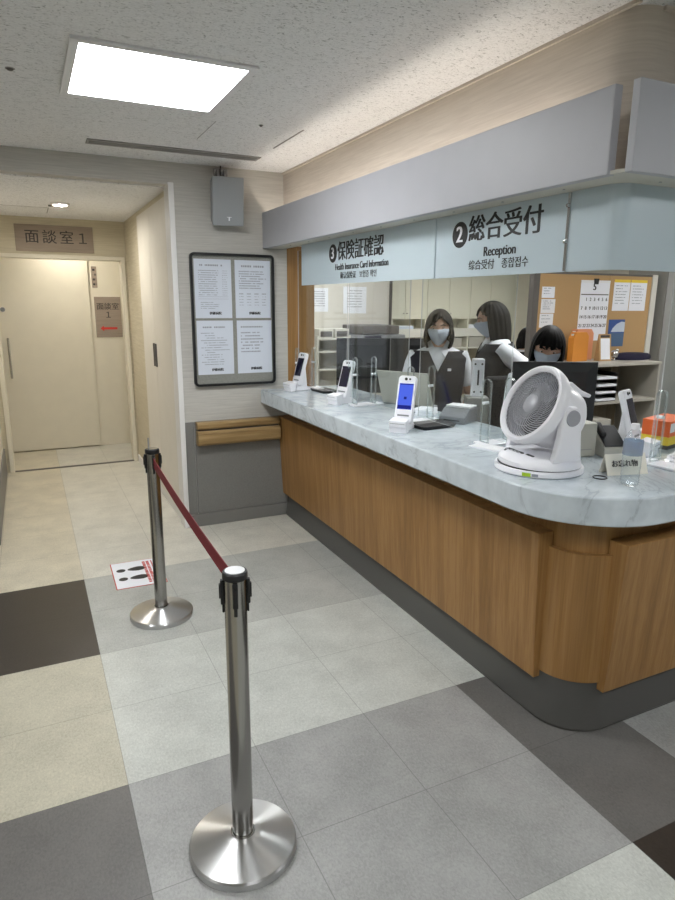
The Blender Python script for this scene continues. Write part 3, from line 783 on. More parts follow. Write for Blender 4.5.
MB().box((-0.07, -0.04, 0.0062), (0.06, 0.042, 0.0075)).build('top_sheet', M['white_matt'], t)
b = MB(); b.lathe([(0.024, 0.0), (0.027, 0.0022), (0.024, 0.0044), (0.021, 0.0022), (0.024, 0.0)], 32, cap0=False, cap1=False)
tag(b.build('rubber_band', M['black_plastic'], smooth=True, loc=(1.675, -0.355, ZT)), 'thin dark ring lying on the worktop between fan and bottle', 'ring')
# tent card
t = thing('tent_card', 'cream tent card with Japanese lettering behind the water bottle', 'card', (1.81, -0.355, ZT), R(-14))
MB().rings([[Vector((sx, y_, z_)) for y_, z_ in ((-0.012, 0.0), (0.018, 0.075), (0.019, 0.075), (0.0195, 0.073), (0.045, 0.0), (0.043, 0.0), (0.018, 0.071), (-0.010, 0.0))] for sx in (-0.085, 0.085)]).build('folded_card', M['card'], t)
lettering([('お忘れ物', -0.008, 0.042, 0.028, 'CENTER', 0.0008, 1.0)], M['dark_letter'], t, (0, -0.0136, 0), (R(-21.8), 0, 0), 0.0004)
# water bottle
t = thing('water_bottle', 'clear plastic water bottle with pale blue label on the worktop edge', 'bottle', (1.698, -0.463, ZT))
MB().lathe([(0.024, 0.0), (0.030, 0.004), (0.032, 0.02), (0.0305, 0.03), (0.032, 0.04), (0.0305, 0.055), (0.032, 0.065), (0.032, 0.160), (0.029, 0.172), (0.018, 0.190), (0.012, 0.198), (0.012, 0.208)], 36).build('body', M['bottle'], t, smooth=50)
MB().lathe([(0.022, 0.003), (0.029, 0.006), (0.0305, 0.02), (0.029, 0.03), (0.0305, 0.04), (0.029, 0.055), (0.0305, 0.065), (0.0305, 0.130)], 36).build('water', M['water'], t, smooth=50)
MB().lathe([(0.0325, 0.110), (0.0328, 0.112), (0.0328, 0.160), (0.0325, 0.162)], 36, cap0=False, cap1=False).build('label', M['label_blue'], t, smooth=50)
b = MB(); b.lathe([(0.0140, 0.200), (0.0142, 0.203), (0.0142, 0.217), (0.0130, 0.2195), (0, 0.2195)], 24); b.build('cap', M['white_plastic'], t, smooth=40)
# crumpled bag by the stand
def crumple(name, label, loc, r, seed, m):
    rn = random.Random(seed); b = MB(); rows = []
    n, mm = 22, 10
    for j in range(mm):
        z = r[2] * (j / (mm - 1)); s_ = math.sqrt(max(0.05, 1 - (j / (mm - 1)) ** 2))
        rows.append([Vector((r[0] * s_ * math.cos(2 * PI * i / n) * rn.uniform(.8, 1.1), r[1] * s_ * math.sin(2 * PI * i / n) * rn.uniform(.8, 1.1), z * rn.uniform(.7, 1.15) if j else 0)) for i in range(n)])
    o = b.rings(rows).build(name, m, loc=loc)
    return tag(o, label, 'bag')
crumple('plastic_bag', 'crumpled white plastic bag on the worktop at the guard stand', (2.235, -0.315, ZT), (0.13, 0.07, 0.06), 5, M['white_plastic'])
t = thing('tissue_box', 'orange and yellow carton behind the right guard stand', 'box', (2.40, -0.06, ZT), R(15))
MB().box((-0.11, -0.06, 0.055), (0.11, 0.06, 0.125)).build('upper_carton', M['orange_box'], t, bevel=0.002)
MB().box((-0.11, -0.06, 0.018), (0.11, 0.06, 0.055)).build('yellow_band', M['yellow'], t)
MB().box((-0.11, -0.06, 0.0), (0.11, 0.06, 0.018)).build('dark_base', M['black_plastic'], t)
MB().box((-0.105, -0.0612, 0.075), (-0.06, -0.0602, 0.115)).build('print', M['paper'], t)
t = thing('desk_box', 'plain beige box behind the fan', 'box', (1.872, -0.030, ZT), R(-10))
MB().box((-0.065, -0.06, 0), (0.065, 0.06, 0.142)).build('body', M['beige'], t, bevel=0.006)
MB().box((-0.045, -0.0615, 0.03), (0.045, -0.06, 0.034)).build('seam', M['grey_metal'], t)
t = thing('desk_phone', 'wedge-shaped grey desk machine with dark sloping top behind the tent card', 'telephone', (1.998, -0.10, ZT), R(-20)); t.scale = (0.68, 0.76, 0.9)
MB().prism_x([(-0.085, 0), (0.085, 0), (0.085, 0.12), (0.07, 0.125), (-0.085, 0.045)], -0.075, 0.075).build('body', M['beige'], t, bevel=0.004)
MB().prism_x([(-0.075, 0.0525), (-0.072, 0.0575), (0.066, 0.1295), (0.066, 0.1245)], -0.066, 0.066).build('key_panel', M['black_plastic'], t)
MB().prism_x([(-0.02, 0.086), (0.06, 0.128), (0.058, 0.150), (-0.022, 0.108)], -0.064, -0.028).build('handset', M['black_matt'], t, bevel=0.008)

# papers and a small printer behind the near guard stand
t = thing('card_printer', 'small white printer with grey side behind the coin tray', 'printer', (1.885, 0.80, ZT), R(-60))
MB().prism_x([(-0.085, 0), (0.085, 0), (0.085, 0.075), (-0.02, 0.075), (-0.085, 0.035)], -0.075, 0.075).build('body', M['grey_plastic'], t, bevel=0.006)
MB().box((-0.07, -0.01, 0.0755), (0.07, 0.082, 0.085)).build('lid', M['white_matt'], t, bevel=0.003)
MB().box((-0.045, -0.0865, 0.014), (0.045, -0.085, 0.02)).build('paper_slot', M['black_plastic'], t)
for k, (dx, dy, rz) in enumerate(((0.0, 0.0, -50), (0.006, 0.004, -44), (-0.004, 0.01, -56))):
    t = tag(MB().box((-0.05, -0.074, 0), (0.05, 0.074, 0.011)).build('paper_stack', M['paper'], loc=(1.845 + dx, 1.05 + dy, ZT + k * 0.0112), rot=(0, 0, R(rz))),
        ['lowest white form bundle behind the blue-lit card reader', 'middle white form bundle behind the blue-lit card reader', 'topmost white form bundle behind the blue-lit card reader'][k], 'papers', 'form bundles')

# ================================================================== FAN
fan = thing('desk_fan', 'white round air circulator fan with grey grille on the worktop corner', 'fan', (1.568, -0.152, ZT), R(-96))
MB().loft([(0, 0, 0.0, 0.160, 0.160), (0, 0, 0.004, 0.166, 0.166), (0, 0, 0.018, 0.166, 0.166), (0, 0, 0.024, 0.161, 0.161)], 48).build('turntable', M['white_plastic'], fan, smooth=40)
bs = MB().loft([(0, 0, 0.028, 0.162, 0.15), (0, 0, 0.045, 0.160, 0.148), (0, 0.004, 0.062, 0.15, 0.132), (0, 0.01, 0.068, 0.14, 0.12)], 48).build('base', M['white_plastic'], fan, smooth=40)
MB().lathe([(0.155, 0.0235), (0.155, 0.0285)], 40).build('gap', M['fan_dark'], fan)
b = MB(); b.prism(rrect(0.05, 0.014, 0.005), 0.0, 0.002); b.build('button_panel', M['fan_dark'], bs, loc=(-0.03, -0.095, 0.0655), rot=(R(16), 0, 0))
b = MB(); b.prism(rrect(0.022, 0.013, 0.005), 0.0, 0.002); b.build('dial_panel', M['fan_dark'], bs, loc=(0.055, -0.09, 0.0655), rot=(R(16), 0, 0))
b = MB()
for k in range(4): b.box((-0.072 + k * 0.024, -0.004, 0.002), (-0.058 + k * 0.024, 0.006, 0.004))
b.build('button', M['fan_grey'], bs, loc=(-0.01, -0.095, 0.0655), rot=(R(16), 0, 0))
# sticker on the turntable rim
def rim_patch(a0, a1, r, z0, z1, n=8):
    return MB().rings([[Vector((r * math.cos(a0 + (a1 - a0) * i / n), r * math.sin(a0 + (a1 - a0) * i / n), z)) for i in range(n + 1)] for z in (z0, z1)], closed=False)
sk = rim_patch(R(-57), R(-46), 0.1668, 0.005, 0.019).build('sticker', M['green'], fan)
rim_patch(R(-45), R(-37), 0.1668, 0.007, 0.017).build('sticker_text', M['grey_letter'], fan)
PZ = 0.222                                             # pivot height
for s in (-1, 1):
    arm = MB()
    rr = []
    for z, hw, hd, xo in ((0.055, 0.064, 0.014, 0.136), (0.09, 0.055, 0.015, 0.139), (0.15, 0.046, 0.015, 0.143), (PZ, 0.040, 0.0145, 0.146), (PZ + 0.026, 0.032, 0.0145, 0.146), (PZ + 0.04, 0.014, 0.0145, 0.146)):
        rr.append([Vector((s * (xo - hd), -hw + 0.01, z)), Vector((s * (xo + hd), -hw + 0.01, z)), Vector((s * (xo + hd), hw + 0.01, z)), Vector((s * (xo - hd), hw + 0.01, z))])
    a = arm.rings(rr).build('support_arm', M['white_plastic'], fan, smooth=35, bevel=0.006)
    MB().lathe([(0.0, s * 0.1645), (0.028, s * 0.1645), (0.031, s * 0.158)], 28, (0, 0.01, PZ), 'X').build('pivot_cap', M['fan_grey'], a, smooth=40)
FT = Matrix.Translation((0, 0.01, PZ)) @ Matrix.Rotation(R(-27), 4, 'X')
hs = MB().lathe([(0.131, -0.070), (0.136, -0.080), (0.144, -0.086), (0.152, -0.082), (0.157, -0.068), (0.157, -0.055), (0.152, -0.035), (0.129, -0.022), (0.128, 0.03), (0.125, 0.06), (0.118, 0.09), (0.100, 0.112), (0.085, 0.120), (0.082, 0.112), (0.112, 0.065), (0.122, 0.0), (0.131, -0.04)], 72, axis='Y', cap0=False, cap1=False)
# body slightly wider behind the ring
hs.xf(FT).build('housing', M['white_plastic'], fan, smooth=30)
MB().lathe([(0.0, 0.085), (0.105, 0.08), (0.105, 0.07), (0.0, 0.075)], 40, axis='Y').xf(FT).build('inner_wall', M['fan_dark'], fan, smooth=30)
b = MB()
for rr_ in (0.045, 0.066, 0.088):
    b.lathe([(rr_ - 0.0016, 0.0), (rr_, 0.0016), (rr_ + 0.0016, 0.0), (rr_, -0.0016), (rr_ - 0.0016, 0.0)], 56, (0, 0.117, 0), 'Y', False, False)
for k in range(30):
    a = 2 * PI * k / 30
    b.tube([(0.02 * math.cos(a), 0.119, 0.02 * math.sin(a)), (0.088 * math.cos(a + .3), 0.115, 0.11 * math.sin(a + .3))], 0.0014, 6)
b.xf(FT).build('rear_grille', M['fan_grey'], fan)
b = MB(); NS = 46
for k in range(NS):
    pts = []
    for q in range(9):
        u = q / 8; r_ = 0.034 + (0.133 - 0.034) * u; a = 2 * PI * k / NS + 1.25 * u ** 1.15
        pts.append((r_ * math.cos(a), -0.075 + 0.010 * (u * u), r_ * math.sin(a)))
    b.tube(pts, 0.0019, 6)
for rr_ in (0.06, 0.09):
    b.lathe([(rr_ - 0.0013, 0.0), (rr_, 0.0013), (rr_ + 0.0013, 0.0), (rr_, -0.0013), (rr_ - 0.0013, 0.0)], 56, (0, -0.072, 0), 'Y', False, False)
b.xf(FT).build('front_grille', M['fan_grey'], fan, smooth=True)
MB().lathe([(0.0, -0.083), (0.028, -0.082), (0.036, -0.077), (0.037, -0.066), (0.0, -0.066)], 36, axis='Y').xf(FT).build('grille_cap', M['fan_grey'], fan, smooth=35)
for k in range(5):
    a = 2 * PI * k / 5; b = MB(); rows = []
    for q in range(6):
        u = q / 5; r_ = 0.028 + 0.088 * u; half = R(24 + 10 * math.sin(PI * u))
        row = []
        for w in range(7):
            aa = a + (w / 6 * 2 - 1) * half + 0.35 * u
            row.append(Vector((r_ * math.cos(aa), -0.025 + 0.036 * (w / 6 - 0.5) + 0.01 , r_ * math.sin(aa))))
        rows.append(row)
    vr = [r_ for r_ in rows]
    ob = b.rings(vr, closed=False).xf(FT).build('blade', M['fan_dark'], fan, smooth=True)
    sm = ob.modifiers.new('s', 'SOLIDIFY'); sm.thickness = 0.002
MB().lathe([(0.0, -0.048), (0.026, -0.045), (0.03, -0.03), (0.03, 0.03), (0.0, 0.03)], 28, axis='Y').xf(FT).build('hub', M['fan_dark'], fan, smooth=35)
hb = MB(); hb.prism_x([(0.02, 0.122), (0.085, 0.112), (0.140, 0.124), (0.142, 0.138), (0.09, 0.134), (0.03, 0.142)], -0.03, 0.03)
hb.xf(FT).build('carry_handle', M['white_plastic'], fan, bevel=0.005)

# ================================================================== BELT BARRIER POSTS
def barrier(x, y, label, rz=0):
    t = thing('barrier_post', label, 'barrier post', (x, y, 0), rz, 'belt barrier posts')
    MB().lathe([(0.157, 0.0), (0.159, 0.004), (0.159, 0.021), (0.155, 0.027), (0.060, 0.053), (0.052, 0.056), (0.034, 0.056)], 96).build('base', M['steel_base'], t, smooth=25)
    MB().lathe([(0.036, 0.0565), (0.036, 0.0585), (0.033, 0.0595), (0.0315, 0.0595), (0.0315, 0.0565)], 40, cap0=False, cap1=False).build('base_collar', M['steel'], t, smooth=30)
    MB().lathe([(0.031, 0.0565), (0.031, 0.868), (0.0, 0.868)], 48).build('pole', M['steel'], t, smooth=30)
    MB().lathe([(0.0322, 0.868), (0.0345, 0.871), (0.0345, 0.886), (0.032, 0.890), (0.0, 0.890)], 48).build('head', M['black_plastic'], t, smooth=30)
    MB().lathe([(0.027, 0.8902), (0.027, 0.892), (0.0, 0.892)], 40).build('cap_disc', M['white_matt'] if not rz else M['steel'], t)
    for k in range(4):
        a = R(-107) + k * PI / 2
        m_ = Matrix.Rotation(a, 4, 'Z')
        c = MB().box((0.031, -0.0075, 0.795), (0.040, 0.0075, 0.866)).box((0.031, -0.005, 0.770), (0.0365, 0.005, 0.795)).box((0.040, -0.006, 0.812), (0.044, 0.006, 0.855)).xf(m_).build('belt_clip', M['black_plastic'], t, bevel=0.002)
    return t
PA = Vector((0.277, -0.405, 0)); PB = Vector((0.331, 1.168, 0))
near = barrier(PA.x, PA.y, 'brushed steel belt barrier post with white top disc, nearest to the viewer')
far = barrier(PB.x, PB.y, 'brushed steel belt barrier post the red belt comes out of, beside the floor notice', R(14))
# red belt from the far post to the near one (part of the far post)
dv = (PA - PB); ln = dv.length; ang = math.atan2(dv.y, dv.x) - R(14)
b = MB(); nseg = 16
rr = []
for i in range(nseg + 1):
    u = i / nseg; d_ = 0.040 + (ln - 0.085) * u; sag = -0.012 * math.sin(PI * u)
    rr.append([Vector((d_, -0.0012, 0.803 + 0.02 * u + sag)), Vector((d_, 0.0012, 0.803 + 0.02 * u + sag)), Vector((d_, 0.0012, 0.851 + 0.02 * u + sag)), Vector((d_, -0.0012, 0.851 + 0.02 * u + sag))])
b.rings(rr).xf(Matrix.Rotation(ang, 4, 'Z')).build('belt', M['belt'], far, smooth=30)
MB().tube([(-0.012, 0.01, 0.892), (-0.012, 0.01, 0.945)], 0.004, 10).build('sign_rod', M['grey_metal'], far, smooth=True)

# floor notice with footprints
t = thing('floor_notice', 'white floor notice with two black footprints and red border behind the far post', 'floor sign', (0.300, 1.762, 0.0005), R(-1))
MB().box((-0.142, -0.196, 0), (0.142, 0.196, 0.0012)).build('border', M['red'], t)
MB().box((-0.137, -0.191, 0.0012), (0.137, 0.191, 0.002)).build('sheet', M['paper'], t)
def foot(x, y):
    b = MB()
    sole = [(0.0 + 0.052 * math.cos(a) * (1.0), 0.030 * math.sin(a) * (1 + 0.25 * math.cos(a))) for a in [2 * PI * i / 24 for i in range(24)]]
    b.prism([(x + 0.045 + p, y + q) for p, q in sole], 0.002, 0.0026)
    b.prism([(x - 0.045 + 0.026 * math.cos(2 * PI * i / 20), y + 0.024 * math.sin(2 * PI * i / 20)) for i in range(20)], 0.002, 0.0026)
    b.build('footprint', M['black_letter'], t)
foot(-0.045, 0.065); foot(-0.045, -0.065)
b = MB(); rn = random.Random(9)
for k, h in enumerate((0.017, 0.017, 0.008, 0.008)):
    yy = 0.16
    x_ = (0.052, 0.075, 0.098, 0.113)[k]
    while yy > -0.15:
        b.box((x_ - h / 2, yy - h * 0.85, 0.002), (x_ + h / 2, yy, 0.0026)); yy -= h * rn.uniform(1.05, 1.4)
b.build('red_lettering', M['red'], t)
# ================================================================== STAFF SIDE
def monitor(name, label, x, y, z0, rz, w, h, group=None, zb=0.17):
    """back of a flat screen on a foot, standing on z0; the back faces local -Y"""
    t = thing(name, label, 'monitor', (x, y, z0), rz, group)
    MB().box((-0.11, -0.02, 0), (0.11, 0.12, 0.012)).build('foot', M['black_plastic'], t, bevel=0.004)
    MB().box((-0.03, -0.01, 0.012), (0.03, 0.012, zb + h * 0.5)).build('neck', M['black_plastic'], t, bevel=0.003)
    MB().rings([[Vector((x_, y_, z_)) for x_, z_ in ((-w, zb), (w, zb), (w, zb + h), (-w, zb + h))] for y_ in (0.05, 0.036)] + [[Vector((x_, 0.014, z_)) for x_, z_ in ((-w * .72, zb + .05), (w * .72, zb + .05), (w * .72, zb + h - .05), (-w * .72, zb + h - .05))]]).build('housing', M['black_plastic'], t, bevel=0.003)
    MB().box((-w + 0.012, 0.0505, zb + 0.015), (w - 0.012, 0.052, zb + h - 0.012)).build('screen', M['screen_dark'], t)
    return t
def desk(name, label, x0, y0, x1, y1, h):
    t = thing(name, label, 'desk', ((x0 + x1) / 2, (y0 + y1) / 2, 0))
    w, d = (x1 - x0) / 2, (y1 - y0) / 2
    MB().box((-w, -d, h - 0.025), (w, d, h)).build('desk_top', M['shelf'], t, bevel=0.003)
    for sx in (-1, 1):
        for sy in (-1, 1):
            MB().box((sx * (w - 0.02) - 0.015, sy * (d - 0.02) - 0.015, 0), (sx * (w - 0.02) + 0.015, sy * (d - 0.02) + 0.015, h - 0.025)).build('leg', M['grey_metal'], t)
    return t
desk('staff_desk', 'low grey staff desk behind the worktop below the black monitor', 2.0, 0.18, 2.33, 1.2, 0.66)
desk('staff_desk', 'low grey staff desk behind the far end of the worktop', 2.02, 2.02, 2.78, 2.62, 0.74)
monitor('computer_monitor', 'large black monitor back between the fan and the stooping clerk', 2.215, 0.44, 0.66, R(-26), 0.215, 0.40, None, 0.25)
monitor('computer_monitor', 'black monitor back near the oak pier, left of the far pair', 2.13, 2.36, 0.74, R(-26), 0.205, 0.42, 'far desk monitors')
monitor('computer_monitor', 'black monitor back nearer the standing clerk, right of the far pair', 2.50, 2.18, 0.74, R(-26), 0.20, 0.42, 'far desk monitors')
# laptop with its grey lid towards the customer
t = thing('laptop', 'open laptop with grey lid leaning towards the customers', 'laptop', (1.905, 1.345, ZT), R(-60))
MB().box((-0.175, 0.0, 0), (0.175, 0.06, 0.016)).build('keyboard_base', M['grey_plastic'], t, bevel=0.004)
MB().box((-0.175, -0.008, 0.0), (0.175, 0.0, 0.225)).xf(Matrix.Translation((0, 0, 0.012)) @ Matrix.Rotation(R(22), 4, 'X')).build('lid', M['beige'], t, bevel=0.004)
# grey box and white upright device between the two standing clerks
t = thing('storage_box', 'grey box on the staff desk under the white upright device', 'box', (2.235, 1.10, 0.66), R(-30))
MB().box((-0.065, -0.07, 0), (0.065, 0.07, 0.39)).build('body', M['grey_metal'], t, bevel=0.004)
b = MB(); rn = random.Random(4)
for k in range(6): strokes(b, -0.045, 0.03, 0.30 - k * 0.022, 0.008, -0.0708, rnd=rn)
b.build('label', M['grey_letter'], t)
t = thing('upright_device', 'white upright box with dark round marks between the two standing clerks', 'device', (2.235, 1.10, 1.0505), R(-30))
MB().box((-0.035, -0.03, 0), (0.035, 0.03, 0.225)).build('body', M['white_plastic'], t, bevel=0.006)
b = MB()
for zz in (0.03, 0.195):
    for xx in (-0.02, 0.02): b.lathe([(0, -0.0318), (0.006, -0.0318), (0.006, -0.0298)], 14, (xx, 0, zz), 'Y')
b.box((-0.005, -0.0315, 0.07), (0.005, -0.0298, 0.16)); b.build('mark', M['black_plastic'], t)

# tan partition with papers
YP = 2.40
t = thing('office_partition', 'tan fabric office partition with dark post and calendar', 'partition', (4.56, YP, 0))
MB().box((-0.70, 0.0, 0.06), (0.142, 0.04, 1.85)).build('panel', M['cork'], t)
MB().box((0.147, 0.0, 0.06), (0.70, 0.04, 1.85)).build('panel', M['cork'], t)
MB().box((-0.765, -0.012, 0.0), (-0.70, 0.05, 1.87)).build('post', M['frame_grey'], t, bevel=0.003)
MB().box((0.70, -0.012, 0.0), (0.77, 0.05, 1.87)).build('post', M['off_white'], t, bevel=0.003)
MB().box((0.141, 0.004, 0.06), (0.148, 0.036, 1.85)).build('joint', M['black_matt'], t)
MB().box((-0.70, -0.004, 1.85), (0.70, 0.044, 1.868)).build('top_rail', M['frame_grey'], t)
t = thing('wall_calendar', 'white May calendar hanging on the tan partition', 'calendar', (4.53, YP - 0.0005, 1.52))
MB().box((-0.18, -0.003, -0.255), (0.18, 0, 0.27)).build('sheet', M['paper'], t)
MB().box((-0.18, -0.005, 0.262), (0.18, 0.0, 0.285)).build('binding', M['white_matt'], t)
its = [('5', -0.01, 0.225, 0.085, 'CENTER', 0.003, 1.0)]
days = [''] + [str(k) for k in range(1, 32)]
for k, d_ in enumerate(days):
    if d_: its.append((d_, -0.15 + (k % 7) * 0.05, 0.115 - (k // 7) * 0.078, 0.042, 'CENTER', 0.001, 1.0))
lettering(its, M['black_letter'], t, (0, -0.0036, 0), extrude=0.0003)
MB().box((-0.17, -0.0038, 0.155), (0.17, -0.0030, 0.163)).build('rule', M['dark_letter'], t)
MB().prism_y([(-0.03, 0.30), (0.03, 0.30), (0.022, 0.25), (-0.022, 0.25)], -0.012, -0.0052).build('clip', M['black_plastic'], t)
def pinned(label, x0, x1, z0, z1, mat='paper', lines=6, seed=1, group=None):
    t = thing('pinned_sheet', label, 'paper', ((x0 + x1) / 2, YP - 0.0005, (z0 + z1) / 2), 0, group)
    w, h = (x1 - x0) / 2, (z1 - z0) / 2
    MB().box((-w, -0.002, -h), (w, 0, h)).build('sheet', M[mat], t)
    if lines:
        rn = random.Random(seed); b = MB()
        for k in range(lines): strokes(b, -w * .75, w * rn.uniform(.1, .75), h * .72 - k * (1.4 * h / lines), 0.008, -0.0026, rnd=rn)
        b.build('print', M['grey_letter'], t)
    return t
pinned('small white card, top of the column of papers beside the dark partition post', 3.90, 4.045, 1.645, 1.74, lines=3, seed=11)
pinned('grey printed sheet in the middle of the column by the dark partition post', 3.90, 4.06, 1.515, 1.635, 'white_matt', 5, 12)
pinned('grey sheet at the bottom of the column by the dark partition post', 3.895, 4.05, 1.39, 1.51, 'white_matt', 3, 13)
for k, (xa, xb) in enumerate(((4.765, 4.975), (4.985, 5.20))):
    t = pinned(['white sheet under yellow tape, next to the calendar on the partition', 'white sheet under yellow tape, next to the off-white partition post'][k], xa, xb, 1.535, 1.80, 'paper', 7, 20 + k)
    MB().box((-(xb - xa) / 2, -0.0032, 0.125), ((xb - xa) / 2, -0.002, 0.15)).build('tape', M['yellow'], t)
t = pinned('blue leaflet pinned on the partition above the navy cloth', 4.745, 4.955, 1.205, 1.455, 'bluep', 0)
MB().box((-0.07, -0.0032, -0.125), (0.105, -0.0022, 0.0)).build('lower_print', M['steelblue'], t)
MB().prism_y([(-0.07, 0.01), (0.105, 0.01), (0.105, 0.10), (0.06, 0.105), (0.0, 0.085), (-0.05, 0.045)], -0.0032, -0.0022).build('pale_print', M['mask'], t)

# open shelf unit in front of the partition
t = thing('shelf_unit', 'low grey open shelf unit standing before the tan partition', 'shelf', (4.40, 2.15, 0))
b = MB(); b.box((-0.52, -0.22, 1.075), (0.53, 0.225, 1.10)); b.build('top_board', M['shelf'], t, bevel=0.003)
MB().box((-0.51, 0.205, 0.0), (0.52, 0.222, 1.075)).build('back_panel', M['shelf_in'], t)
for x in (-0.51, -0.28, 0.50):
    MB().box((x, -0.215, 0.0), (x + 0.022, 0.205, 1.075)).build('side_panel', M['shelf'], t)
MB().box((0.10, -0.05, 0.775), (0.118, 0.205, 1.075)).build('divider', M['shelf_in'], t)
for z in (0.05, 0.40, 0.75):
    MB().box((-0.258, -0.21, z), (0.50, 0.205, z + 0.024)).build('shelf_board', M['shelf'], t)
for k in range(4):
    t = thing('file_tray', ['lowest file tray in the stack on the open shelf', 'second lowest file tray in the stack on the open shelf', 'third file tray up in the stack on the open shelf', 'topmost file tray in the stack on the open shelf'][k], 'tray', (4.28, 2.08, 0.7745 + k * 0.062), 0, 'stacked file trays')
    b = MB(); b.box((-0.13, -0.13, 0.0), (0.13, 0.13, 0.008)); b.box((-0.13, -0.13, 0.008), (-0.122, 0.13, 0.0615)); b.box((0.122, -0.13, 0.008), (0.13, 0.13, 0.0615)); b.build('tray_body', M['black_plastic'], t)
    MB().box((-0.11, -0.145, 0.0085), (0.11, 0.12, 0.026)).build('papers', M['paper'], t)
t = thing('carton', 'beige carton inside the lower shelf compartment', 'box', (4.24, 2.02, 0.4245)); MB().box((-0.09, -0.12, 0), (0.09, 0.12, 0.2)).build('body', M['beige'], t, bevel=0.004); MB().box((-0.09, -0.1208, 0.15), (0.09, -0.12, 0.154)).build('flap', M['grey_letter'], t)
ZS = 1.1005
def folder(label, x, y, w, h, rz, lean, m):
    t = thing('file_holder', label, 'file holder', (x, y, ZS), R(rz))
    q = [(-w, 0), (w, 0), (w, h * .86), (w - 0.03, h), (-w + 0.03, h), (-w, h * .8)]
    MB().rings([[Vector((x_, y_, z_)) for x_, z_ in q] for y_ in (-0.03, 0.03)]).build('holder', M[m], t, bevel=0.004)
    MB().box((-w + 0.012, -0.012, 0.02), (w - 0.012, 0.012, h * 0.94)).build('papers', M['paper'], t)
    return t
folder('orange upright file holder on the shelf unit behind the stooping clerk', 4.20, 2.225, 0.10, 0.255, 6, 0, 'orange')
folder('salmon upright file holder in front of the calendar on the shelf unit', 4.34, 2.325, 0.12, 0.275, 3, 0, 'salmon')
t = thing('desk_calendar', 'small white standing card with tan frame on the shelf unit', 'desk calendar', (4.46, 2.17, ZS), R(-6))
MB().prism_x([(-0.03, 0), (0.045, 0), (0.012, 0.235), (0.004, 0.235)], -0.065, 0.065).build('frame', M['cork'], t)
MB().box((-0.05, -0.0008, 0.015), (0.05, 0.0, 0.20)).xf(Matrix.Translation((0, -0.0308, 0)) @ Matrix.Rotation(R(-8.5), 4, 'X')).build('sheet', M['paper'], t)
MB().box((-0.05, -0.0012, 0.207), (0.05, -0.0004, 0.228)).xf(Matrix.Translation((0, -0.0308, 0)) @ Matrix.Rotation(R(-8.5), 4, 'X')).build('header_strip', M['dark_letter'], t)
t = thing('ornament', 'small shiny silver ornament beside the standing card on the shelf unit', 'ornament', (4.585, 2.16, ZS))
MB().ball((0, 0, 0.058), 0.036, 20, 12).build('ball', M['chrome'], t, smooth=True); MB().lathe([(0.03, 0), (0.03, 0.008), (0.012, 0.012), (0.01, 0.03)], 20).build('foot', M['chrome'], t, smooth=30)
MB().ball((0.03, 0, 0.09), 0.016, 14, 8).build('knob', M['chrome'], t, smooth=True)
b = MB(); rn = random.Random(8); rows = []
for j, (z, s) in enumerate(((0, 1), (0.018, 1.02), (0.036, 0.97), (0.052, 0.86), (0.06, 0.55))):
    rows.append([Vector((0.215 * s * math.cos(a) * rn.uniform(.95, 1.04), 0.105 * s * math.sin(a) * rn.uniform(.95, 1.04), z)) for a in [2 * PI * i / 26 for i in range(26)]])
tag(b.rings(rows).build('folded_cloth', M['navy'], smooth=True, loc=(4.86, 2.20, ZS)), 'dark navy folded cloth lying on the end of the shelf unit', 'cloth')
t = tag(MB().tube([(-0.07, 0, 0.006), (0.07, 0, 0.006)], 0.006, 10).build('pen', M['navy'], loc=(4.10, 1.99, ZS), rot=(0, 0, R(-20))), 'dark blue pen on the front edge of the shelf unit', 'pen')
# grey steel cabinet
t = thing('steel_cabinet', 'tall light grey steel cabinet right of the partition', 'cabinet', (5.95, 2.55, 0))
MB().box((-0.58, -0.22, 0.05), (0.60, 0.22, 2.15)).build('body', M['grey_metal'], t, bevel=0.004)
for x0, x1 in ((-0.575, 0.008), (0.012, 0.595)):
    d = MB().box((x0, -0.238, 0.08), (x1, -0.2205, 2.13)).build('door', M['grey_metal'], t, bevel=0.003)
    xh = x1 - 0.04 if x0 < 0 and x1 < 0.1 else x0 + 0.04
    MB().box((xh - 0.01, -0.25, 1.0), (xh + 0.01, -0.2385, 1.14)).build('handle', M['grey_plastic'], d)
MB().box((-0.57, -0.2, 0), (0.59, 0.2, 0.05)).build('plinth', M['frame_grey'], t)

# cream cabinets along the rear wall
edges = [5.09, 5.335, 5.576, 5.76, 6.19, 6.62, 7.04, 7.46]
t = thing('wall_cabinet', 'row of cream wall cupboards along the rear office wall', 'cabinet', (6.27, 7.28, 1.335))
MB().box((-1.18, -0.28, 0), (1.19, 0, 1.05)).build('body', M['cream_cab'], t)
for k, (a, c) in enumerate(zip(edges, edges[1:])):
    if k == 2: continue
    d = MB().box((a - 6.27 + 0.004, -0.30, 0.004), (c - 6.27 - 0.004, -0.2805, 1.04)).build('door', M['cream_cab'], t, bevel=0.002)
    hx = (c - 0.03 if k in (0, 3, 5) else a + 0.03) - 6.27
    MB().lathe([(0.0, -0.322), (0.008, -0.32), (0.008, -0.3005)], 12, (hx, 0, 0.09), 'Y').build('knob', M['frame_grey'], d)
t = thing('base_cabinet', 'cream low shelves under the wall cupboards in the rear office', 'cabinet', (6.27, 7.28, 0))
MB().box((-1.18, -0.32, 1.045), (1.19, 0, 1.18)).build('counter_band', M['off_white'], t)
MB().box((-1.18, -0.03, 0.05), (1.19, 0, 1.045)).build('back_panel', M['shelf_in'], t)
for x in (-1.18, -0.55, 0.31, 0.75, 1.165):
    MB().box((x, -0.31, 0), (x + 0.025, -0.03, 1.045)).build('upright', M['cream_cab'], t)
    MB().box((x, -0.30, 1.1805), (x + 0.025, -0.0, 1.333)).build('upper_upright', M['cream_cab'], t)
